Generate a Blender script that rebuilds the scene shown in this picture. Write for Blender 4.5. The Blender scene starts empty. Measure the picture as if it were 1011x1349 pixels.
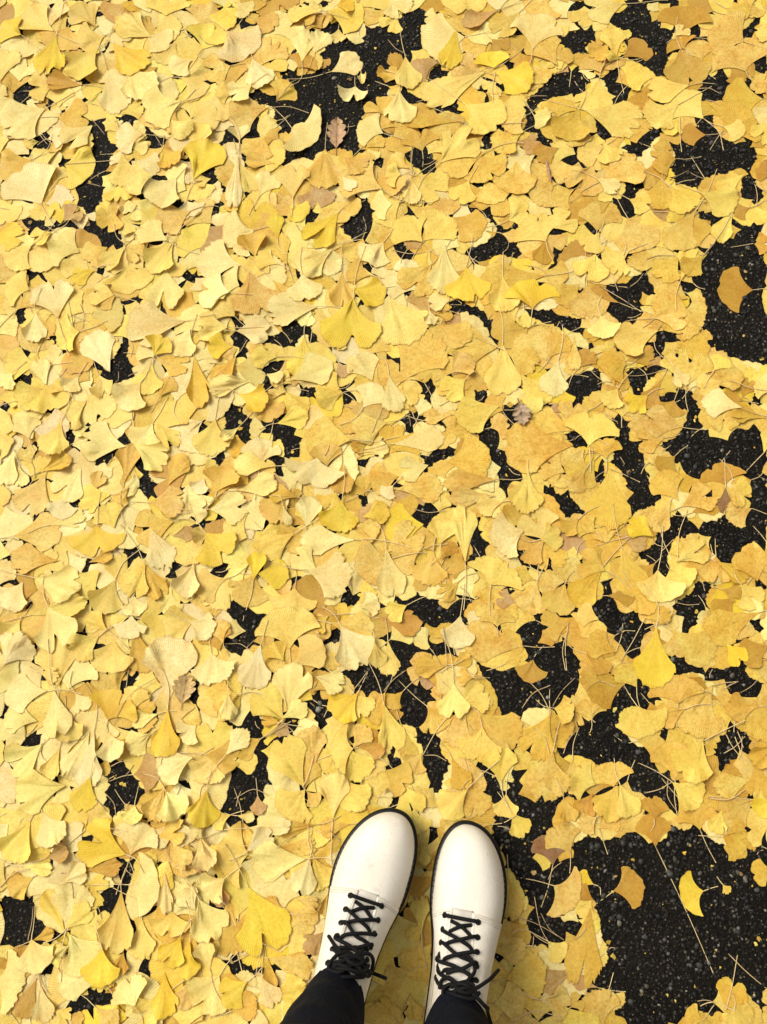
import bpy, bmesh, math, random, re
import numpy as np
from mathutils import Vector, Matrix, Euler

rad = math.radians
SC = bpy.context.scene
COL = SC.collection
rng = np.random.RandomState(11)
random.seed(11)

# ---------------------------------------------------------------- camera
CAM_H, TILT, ROLL, FPX = 1.20, 16.5, -8.0, 1100.0     # metres, degrees, degrees, focal length in photo pixels
IW, IH = 1011.0, 1349.0
cam_data = bpy.data.cameras.new('camera')
cam = bpy.data.objects.new('camera', cam_data)
COL.objects.link(cam)
cam.location = (0, 0, CAM_H)
CAM_R = Matrix.Rotation(rad(TILT), 3, 'X') @ Matrix.Rotation(rad(ROLL), 3, 'Z')
cam.rotation_euler = CAM_R.to_euler()
cam_data.sensor_fit = 'VERTICAL'
cam_data.angle_y = 2 * math.atan(IH / 2 / FPX)
cam_data.clip_start, cam_data.clip_end = 0.02, 200
SC.camera = cam
CR = np.array(CAM_R)

# ---------------------------------------------------------------- sky, sun, exposure (overcast daylight)
SUN_EL, SUN_AZ = 52.0, 305.0        # sun towards the upper left of the photograph
w = bpy.data.worlds.new('World')
SC.world = w
w.use_nodes = True
nt = w.node_tree
bg = nt.nodes['Background']
sky = nt.nodes.new('ShaderNodeTexSky')
sky.sky_type = 'NISHITA'
sky.sun_disc = False
sky.sun_elevation = rad(SUN_EL)
sky.sun_rotation = rad(SUN_AZ)
sky.dust_density = 4.0
hsv = nt.nodes.new('ShaderNodeHueSaturation')       # overcast: the cloud layer takes the blue out
hsv.inputs['Saturation'].default_value = 0.05
nt.links.new(sky.outputs[0], hsv.inputs['Color'])
nt.links.new(hsv.outputs[0], bg.inputs['Color'])
bg.inputs['Strength'].default_value = 0.08
sun_data = bpy.data.lights.new('sun', 'SUN')
sun = bpy.data.objects.new('sun', sun_data)
COL.objects.link(sun)
sun_data.energy = 1.75
sun_data.angle = rad(34)
sun_data.color = (1.0, 0.93, 0.80)
az = rad(SUN_AZ)
sdir = Vector((math.sin(az) * math.cos(rad(SUN_EL)), math.cos(az) * math.cos(rad(SUN_EL)), math.sin(rad(SUN_EL))))
sun.rotation_euler = sdir.to_track_quat('Z', 'Y').to_euler()
SC.view_settings.view_transform = 'Standard'
SC.view_settings.look = 'None'
SC.view_settings.exposure = 0.74
SC.view_settings.gamma = 1.0


def ground(u, v, z=0.0):
    """The point at height z that the photograph's pixel (u, v) shows."""
    u = np.asarray(u, float); v = np.asarray(v, float)
    d = np.stack([(u - IW / 2) / FPX, -(v - IH / 2) / FPX, -np.ones_like(u)], -1) @ CR.T
    t = (z - CAM_H) / d[..., 2]
    return np.stack([d[..., 0] * t, d[..., 1] * t], -1)


def pixel(x, y, z=0.0):
    p = np.stack([np.asarray(x, float), np.asarray(y, float), np.zeros_like(np.asarray(x, float)) + z - CAM_H], -1) @ CR
    return IW / 2 - p[..., 0] / p[..., 2] * FPX, IH / 2 + p[..., 1] / p[..., 2] * FPX, -p[..., 2]


def P3(u, v, z):
    g = ground(u, v, z)
    return np.array([g[0], g[1], z])


# ---------------------------------------------------------------- object helpers
def tag(o, label=None, cat=None, group=None, kind=None):
    for k, val in (('label', label), ('category', cat), ('group', group), ('kind', kind)):
        if val:
            o[k] = val
    return o


def empty(name, loc=(0, 0, 0), parent=None):
    o = bpy.data.objects.new(name, None)
    o.empty_display_size = 0.02
    COL.objects.link(o)
    o.location = loc
    o.parent = parent
    return o


def mesh_obj(name, verts, faces, mat, parent=None, smooth=True, uv=None, col=None, loc=None):
    """One mesh object; uv and col are per vertex."""
    me = bpy.data.meshes.new(name)
    verts = np.asarray(verts, np.float32)
    if loc is not None:
        verts = verts - np.asarray(loc, np.float32)
    me.from_pydata(verts.tolist(), [], faces if isinstance(faces, list) else faces.tolist())
    if uv is not None:
        lay = me.uv_layers.new(name='UVMap')
        li = np.empty(len(me.loops), np.int32)
        me.loops.foreach_get('vertex_index', li)
        lay.data.foreach_set('uv', np.asarray(uv, np.float32)[li].ravel())
    if col is not None:
        a = me.color_attributes.new('tint', 'FLOAT_COLOR', 'POINT')
        c = np.ones((len(verts), 4), np.float32)
        c[:, :np.shape(col)[-1]] = col
        a.data.foreach_set('color', c.ravel())
    if smooth:
        me.polygons.foreach_set('use_smooth', np.ones(len(me.polygons), bool))
    me.materials.append(mat)
    me.update()
    o = bpy.data.objects.new(name, me)
    COL.objects.link(o)
    if loc is not None:
        o.location = loc
    o.parent = parent
    return o


def grid_faces(nr, nc, off=0, wrap=False):
    f = []
    for i in range(nr - 1):
        for j in range(nc if wrap else nc - 1):
            a = off + i * nc + j
            b = off + i * nc + (j + 1) % nc
            f.append((a, b, b + nc, a + nc))
    return f


def catmull(xs, ys, x):
    """Smooth curve through the points (xs ascending)."""
    xs = np.asarray(xs, float); ys = np.asarray(ys, float)
    m = np.gradient(ys, xs)
    x = np.clip(x, xs[0], xs[-1])
    i = np.clip(np.searchsorted(xs, x) - 1, 0, len(xs) - 2)
    h = xs[i + 1] - xs[i]
    t = (x - xs[i]) / h
    return ((2 * t**3 - 3 * t**2 + 1) * ys[i] + (t**3 - 2 * t**2 + t) * h * m[i]
            + (-2 * t**3 + 3 * t**2) * ys[i + 1] + (t**3 - t**2) * h * m[i + 1])


def smooth_path(pts, n):
    pts = np.asarray(pts, float)
    d = np.r_[0, np.cumsum(np.linalg.norm(np.diff(pts, axis=0), axis=1) + 1e-6)]
    s = np.linspace(0, d[-1], n)
    return np.stack([catmull(d, pts[:, k], s) for k in range(pts.shape[1])], -1)


def tube(path, r, sides=8, cap=True):
    """Vertices and faces of a tube along the path; r a number or one per point."""
    path = np.asarray(path, float)
    n = len(path)
    r = np.broadcast_to(np.asarray(r, float), (n,))
    t = np.gradient(path, axis=0)
    t /= np.linalg.norm(t, axis=1)[:, None] + 1e-12
    up = np.array([0.13, 0.21, 0.97])
    a = np.cross(t, up); a /= np.linalg.norm(a, axis=1)[:, None] + 1e-12
    b = np.cross(a, t)
    th = np.linspace(0, 2 * np.pi, sides, endpoint=False)
    V = path[:, None, :] + r[:, None, None] * (np.cos(th)[None, :, None] * a[:, None, :] + np.sin(th)[None, :, None] * b[:, None, :])
    F = grid_faces(n, sides, 0, True)
    if cap:
        F.append(tuple(range(sides)))
        F.append(tuple((n - 1) * sides + k for k in range(sides))[::-1])
    return V.reshape(-1, 3), F


class Pieces:
    def __init__(self):
        self.v, self.f, self.n = [], [], 0

    def add(self, V, F):
        self.v.append(np.asarray(V, float))
        self.f += [tuple(k + self.n for k in q) for q in F]
        self.n += len(V)

    def obj(self, name, mat, parent=None, **kw):
        return mesh_obj(name, np.concatenate(self.v), self.f, mat, parent, **kw)


# ---------------------------------------------------------------- materials
def material(name):
    m = bpy.data.materials.new(name)
    m.use_nodes = True
    t = m.node_tree
    return m, t, t.nodes['Principled BSDF'], t.nodes['Material Output']


def node(t, kind, **inputs):
    n = t.nodes.new(kind)
    for k, v in inputs.items():
        n.inputs[k.replace('_', ' ')].default_value = v
    return n


def ramp(t, src, stops):
    r = t.nodes.new('ShaderNodeValToRGB')
    e = r.color_ramp.elements
    while len(e) < len(stops):
        e.new(0.5)
    for q, (p, c) in zip(e, stops):
        q.position = p
        q.color = c if len(c) == 4 else (*c, 1)
    t.links.new(src, r.inputs[0])
    return r


def mixc(t, fac, a, b, mode='MIX'):
    m = t.nodes.new('ShaderNodeMix')
    m.data_type = 'RGBA'
    m.blend_type = mode
    for s, v in ((0, fac), (6, a), (7, b)):
        if isinstance(v, (int, float, tuple)):
            m.inputs[s].default_value = v
        else:
            t.links.new(v, m.inputs[s])
    return m.outputs[2]


def math_node(t, op, a, b=0.0, clamp=False):
    m = t.nodes.new('ShaderNodeMath')
    m.operation = op
    m.use_clamp = clamp
    for s, v in ((0, a), (1, b)):
        if isinstance(v, (int, float)):
            m.inputs[s].default_value = v
        else:
            t.links.new(v, m.inputs[s])
    return m.outputs[0]


def leaf_material():
    """Blade of a leaf: its own colour (vertex tint, alpha = how spotted it is), fan veins, mottling, spots, browned rim."""
    m, t, b, out = material('ginkgo leaf')
    at = t.nodes.new('ShaderNodeAttribute'); at.attribute_name = 'tint'
    uv = t.nodes.new('ShaderNodeUVMap')
    sep = t.nodes.new('ShaderNodeSeparateXYZ'); t.links.new(uv.outputs[0], sep.inputs[0])
    geo = t.nodes.new('ShaderNodeNewGeometry')
    n1 = node(t, 'ShaderNodeTexNoise', Scale=38.0, Detail=4.0, Roughness=0.6); t.links.new(geo.outputs['Position'], n1.inputs['Vector'])
    n2 = node(t, 'ShaderNodeTexNoise', Scale=260.0, Detail=3.0, Roughness=0.65); t.links.new(geo.outputs['Position'], n2.inputs['Vector'])
    n3 = node(t, 'ShaderNodeTexNoise', Scale=95.0, Detail=2.0); t.links.new(geo.outputs['Position'], n3.inputs['Vector'])
    amount = at.outputs['Alpha']
    # broad pale and tan patches
    patch = ramp(t, n1.outputs[0], [(0.34, (0, 0, 0)), (0.66, (1, 1, 1))])
    c = mixc(t, math_node(t, 'MULTIPLY', patch.outputs[0], math_node(t, 'MULTIPLY_ADD', amount, 0.5)), at.outputs['Color'],
             mixc(t, 1.0, at.outputs['Color'], (0.93, 0.76, 0.52, 1), 'MULTIPLY'))
    # blotches, orange and olive, on trodden leaves
    n4 = node(t, 'ShaderNodeTexNoise', Scale=120.0, Detail=4.0, Roughness=0.7, Distortion=0.4); t.links.new(geo.outputs['Position'], n4.inputs['Vector'])
    blo = ramp(t, n4.outputs[0], [(0.30, (0.74, 0.62, 0.38)), (0.44, (1, 0.97, 0.9)), (0.58, (1, 1, 1)), (0.70, (1.12, 1.16, 1.7))])
    c = mixc(t, math_node(t, 'MULTIPLY', amount, 0.85), c, mixc(t, 1.0, c, blo.outputs[0], 'MULTIPLY'))
    # fine mottling
    mot = ramp(t, n2.outputs[0], [(0.30, (0.80, 0.72, 0.58)), (0.52, (1, 1, 1)), (0.75, (1.08, 1.10, 1.25))])
    c = mixc(t, math_node(t, 'MULTIPLY_ADD', amount, 0.75), c, mixc(t, 1.0, c, mot.outputs[0], 'MULTIPLY'))
    # veins fan out from the stalk
    vein = t.nodes.new('ShaderNodeTexWave'); vein.wave_type = 'BANDS'; vein.bands_direction = 'X'
    vein.inputs['Scale'].default_value = 11.0
    vein.inputs['Distortion'].default_value = 1.5
    vein.inputs['Detail'].default_value = 2.0
    vein.inputs['Detail Scale'].default_value = 2.0
    t.links.new(uv.outputs[0], vein.inputs['Vector'])
    c = mixc(t, 0.42, c, mixc(t, 1.0, c, ramp(t, vein.outputs['Fac'], [(0.2, (0.72, 0.62, 0.42)), (0.8, (1.08, 1.08, 1.1))]).outputs[0], 'MULTIPLY'))
    # brown specks
    spk = ramp(t, n3.outputs[0], [(0.66, (0, 0, 0)), (0.74, (1, 1, 1))])
    c = mixc(t, math_node(t, 'MULTIPLY', spk.outputs[0], math_node(t, 'MULTIPLY', amount, 0.40)), c, (0.36, 0.20, 0.045, 1))
    # dry rim
    rim = math_node(t, 'MULTIPLY', math_node(t, 'GREATER_THAN', math_node(t, 'ADD', sep.outputs[1], math_node(t, 'MULTIPLY', n3.outputs[0], 0.05)), 1.0), 0.30)
    c = mixc(t, rim, c, (0.42, 0.24, 0.06, 1))
    t.links.new(c, b.inputs['Base Color'])
    rr = ramp(t, n2.outputs[0], [(0.3, (0.42,) * 3), (0.7, (0.62,) * 3)])
    t.links.new(rr.outputs[0], b.inputs['Roughness'])
    b.inputs['Specular IOR Level'].default_value = 0.35
    bump = node(t, 'ShaderNodeBump', Strength=0.35, Distance=0.0012)
    hsum = math_node(t, 'ADD', math_node(t, 'MULTIPLY', vein.outputs['Fac'], 0.35), math_node(t, 'MULTIPLY', n2.outputs[0], 0.9))
    t.links.new(hsum, bump.inputs['Height'])
    t.links.new(bump.outputs[0], b.inputs['Normal'])
    tr = t.nodes.new('ShaderNodeBsdfTranslucent')
    t.links.new(mixc(t, 1.0, c, (1.0, 0.82, 0.45, 1), 'MULTIPLY'), tr.inputs[0])
    mx = t.nodes.new('ShaderNodeMixShader'); mx.inputs[0].default_value = 0.13
    t.links.new(b.outputs[0], mx.inputs[1]); t.links.new(tr.outputs[0], mx.inputs[2])
    t.links.new(mx.outputs[0], out.inputs[0])
    return m


def stalk_material():
    m, t, b, out = material('leaf stalk')
    at = t.nodes.new('ShaderNodeAttribute'); at.attribute_name = 'tint'
    t.links.new(at.outputs['Color'], b.inputs['Base Color'])
    b.inputs['Roughness'].default_value = 0.5
    return m


def asphalt_material():
    m, t, b, out = material('asphalt')
    geo = t.nodes.new('ShaderNodeNewGeometry')
    def vor(scale, rnd=1.0):
        v = node(t, 'ShaderNodeTexVoronoi', Scale=scale, Randomness=rnd)
        t.links.new(geo.outputs['Position'], v.inputs['Vector'])
        return v
    v1, v2 = vor(210.0), vor(420.0)
    n = node(t, 'ShaderNodeTexNoise', Scale=9.0, Detail=5.0); t.links.new(geo.outputs['Position'], n.inputs['Vector'])
    base = ramp(t, n.outputs[0], [(0.3, (0.0032, 0.0026, 0.0017)), (0.7, (0.0085, 0.0070, 0.0046))]).outputs[0]
    def stones(v, base, stops, edge):
        s = t.nodes.new('ShaderNodeSeparateColor'); t.links.new(v.outputs['Color'], s.inputs[0])
        colr = ramp(t, s.outputs[0], stops)
        inside = ramp(t, v.outputs['Distance'], [(edge, (1, 1, 1)), (edge + 0.12, (0, 0, 0))])
        shown = math_node(t, 'MULTIPLY', inside.outputs[0], math_node(t, 'GREATER_THAN', s.outputs[1], 0.35))
        return mixc(t, shown, base, colr.outputs[0])
    c = stones(v2, base, [(0.3, (0.004, 0.0032, 0.0022)), (0.72, (0.016, 0.0132, 0.009)), (0.97, (0.085, 0.072, 0.05))], 0.3)
    c = stones(v1, c, [(0.25, (0.005, 0.004, 0.0027)), (0.6, (0.015, 0.0125, 0.0085)), (0.85, (0.05, 0.042, 0.029)), (1.0, (0.15, 0.125, 0.09))], 0.28)
    t.links.new(c, b.inputs['Base Color'])
    b.inputs['Roughness'].default_value = 0.7
    b.inputs['Specular IOR Level'].default_value = 0.10
    bump = node(t, 'ShaderNodeBump', Strength=0.8, Distance=0.002)
    h = math_node(t, 'ADD', math_node(t, 'MULTIPLY', v1.outputs['Distance'], -1.0), math_node(t, 'MULTIPLY', v2.outputs['Distance'], -0.5))
    t.links.new(h, bump.inputs['Height']); t.links.new(bump.outputs[0], b.inputs['Normal'])
    return m


def tint_material(name, rough=0.6, spec=0.3, noise=0.25, scale=300.0):
    m, t, b, out = material(name)
    at = t.nodes.new('ShaderNodeAttribute'); at.attribute_name = 'tint'
    geo = t.nodes.new('ShaderNodeNewGeometry')
    n = node(t, 'ShaderNodeTexNoise', Scale=scale, Detail=3.0); t.links.new(geo.outputs['Position'], n.inputs['Vector'])
    c = mixc(t, noise, at.outputs['Color'], mixc(t, 1.0, at.outputs['Color'], ramp(t, n.outputs[0], [(0.3, (0.4,) * 3), (0.7, (1.5,) * 3)]).outputs[0], 'MULTIPLY'))
    t.links.new(c, b.inputs['Base Color'])
    b.inputs['Roughness'].default_value = rough
    b.inputs['Specular IOR Level'].default_value = spec
    return m


def leather_material():
    m, t, b, out = material('white leather')
    tc = t.nodes.new('ShaderNodeTexCoord')
    n1 = node(t, 'ShaderNodeTexNoise', Scale=14.0, Detail=5.0, Roughness=0.6); t.links.new(tc.outputs['Object'], n1.inputs['Vector'])
    n2 = node(t, 'ShaderNodeTexNoise', Scale=70.0, Detail=4.0, Roughness=0.7); t.links.new(tc.outputs['Object'], n2.inputs['Vector'])
    gr = node(t, 'ShaderNodeTexVoronoi', Scale=620.0); t.links.new(tc.outputs['Object'], gr.inputs['Vector'])
    c = mixc(t, ramp(t, n1.outputs[0], [(0.40, (0, 0, 0)), (0.75, (1, 1, 1))]).outputs[0], (0.78, 0.725, 0.62, 1), (0.70, 0.635, 0.52, 1))
    scuff = ramp(t, n2.outputs[0], [(0.60, (0, 0, 0)), (0.72, (0.6,) * 3)])
    c = mixc(t, scuff.outputs[0], c, (0.50, 0.43, 0.35, 1))
    t.links.new(c, b.inputs['Base Color'])
    b.inputs['Roughness'].default_value = 0.58
    b.inputs['Specular IOR Level'].default_value = 0.3
    bump = node(t, 'ShaderNodeBump', Strength=0.45, Distance=0.0014)
    h = math_node(t, 'ADD', math_node(t, 'MULTIPLY', gr.outputs['Distance'], 0.25), math_node(t, 'MULTIPLY', n2.outputs[0], 1.0))
    t.links.new(h, bump.inputs['Height']); t.links.new(bump.outputs[0], b.inputs['Normal'])
    return m


def plain(name, colr, rough=0.5, spec=0.4, bump_scale=0.0, bump_dist=0.0005):
    m, t, b, out = material(name)
    tc = t.nodes.new('ShaderNodeTexCoord')
    n = node(t, 'ShaderNodeTexNoise', Scale=45.0, Detail=4.0); t.links.new(tc.outputs['Object'], n.inputs['Vector'])
    c = mixc(t, ramp(t, n.outputs[0], [(0.3, (0, 0, 0)), (0.7, (1, 1, 1))]).outputs[0], tuple(k * 0.75 for k in colr) + (1,), tuple(k * 1.25 for k in colr) + (1,))
    t.links.new(c, b.inputs['Base Color'])
    b.inputs['Roughness'].default_value = rough
    b.inputs['Specular IOR Level'].default_value = spec
    if name == 'dark navy cloth':
        fold = node(t, 'ShaderNodeTexNoise', Scale=26.0, Detail=3.0, Distortion=1.2); t.links.new(tc.outputs['Object'], fold.inputs['Vector'])
        b2 = node(t, 'ShaderNodeBump', Strength=0.6, Distance=0.010)
        t.links.new(fold.outputs[0], b2.inputs['Height']); t.links.new(b2.outputs[0], b.inputs['Normal'])
    if bump_scale:
        wv = node(t, 'ShaderNodeTexNoise', Scale=bump_scale, Detail=3.0); t.links.new(tc.outputs['Object'], wv.inputs['Vector'])
        bp = node(t, 'ShaderNodeBump', Strength=0.6, Distance=bump_dist)
        if name == 'dark navy cloth':
            t.links.new(b2.outputs[0], bp.inputs['Normal'])
        t.links.new(wv.outputs[0], bp.inputs['Height']); t.links.new(bp.outputs[0], b.inputs['Normal'])
    return m


M_LEAF, M_STALK, M_ASPHALT = leaf_material(), stalk_material(), asphalt_material()
M_STONE = tint_material('gravel stone')
M_LEATHER = leather_material()
M_SOLE = plain('black rubber sole', (0.0035, 0.0035, 0.0035), 0.5, 0.22, 90.0)
M_LACE = plain('black lace', (0.004, 0.004, 0.0045), 0.75, 0.2, 900.0)
M_EYELET = plain('black eyelet', (0.005, 0.005, 0.006), 0.35, 0.5)
M_STITCH = plain('welt thread', (0.17, 0.155, 0.12), 0.7, 0.2)
M_TONGUE = plain('tongue leather', (0.60, 0.55, 0.47), 0.5, 0.3, 120.0)
M_DENIM = plain('dark navy cloth', (0.0020, 0.0034, 0.0085), 0.85, 0.15, 420.0, 0.0012)
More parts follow.
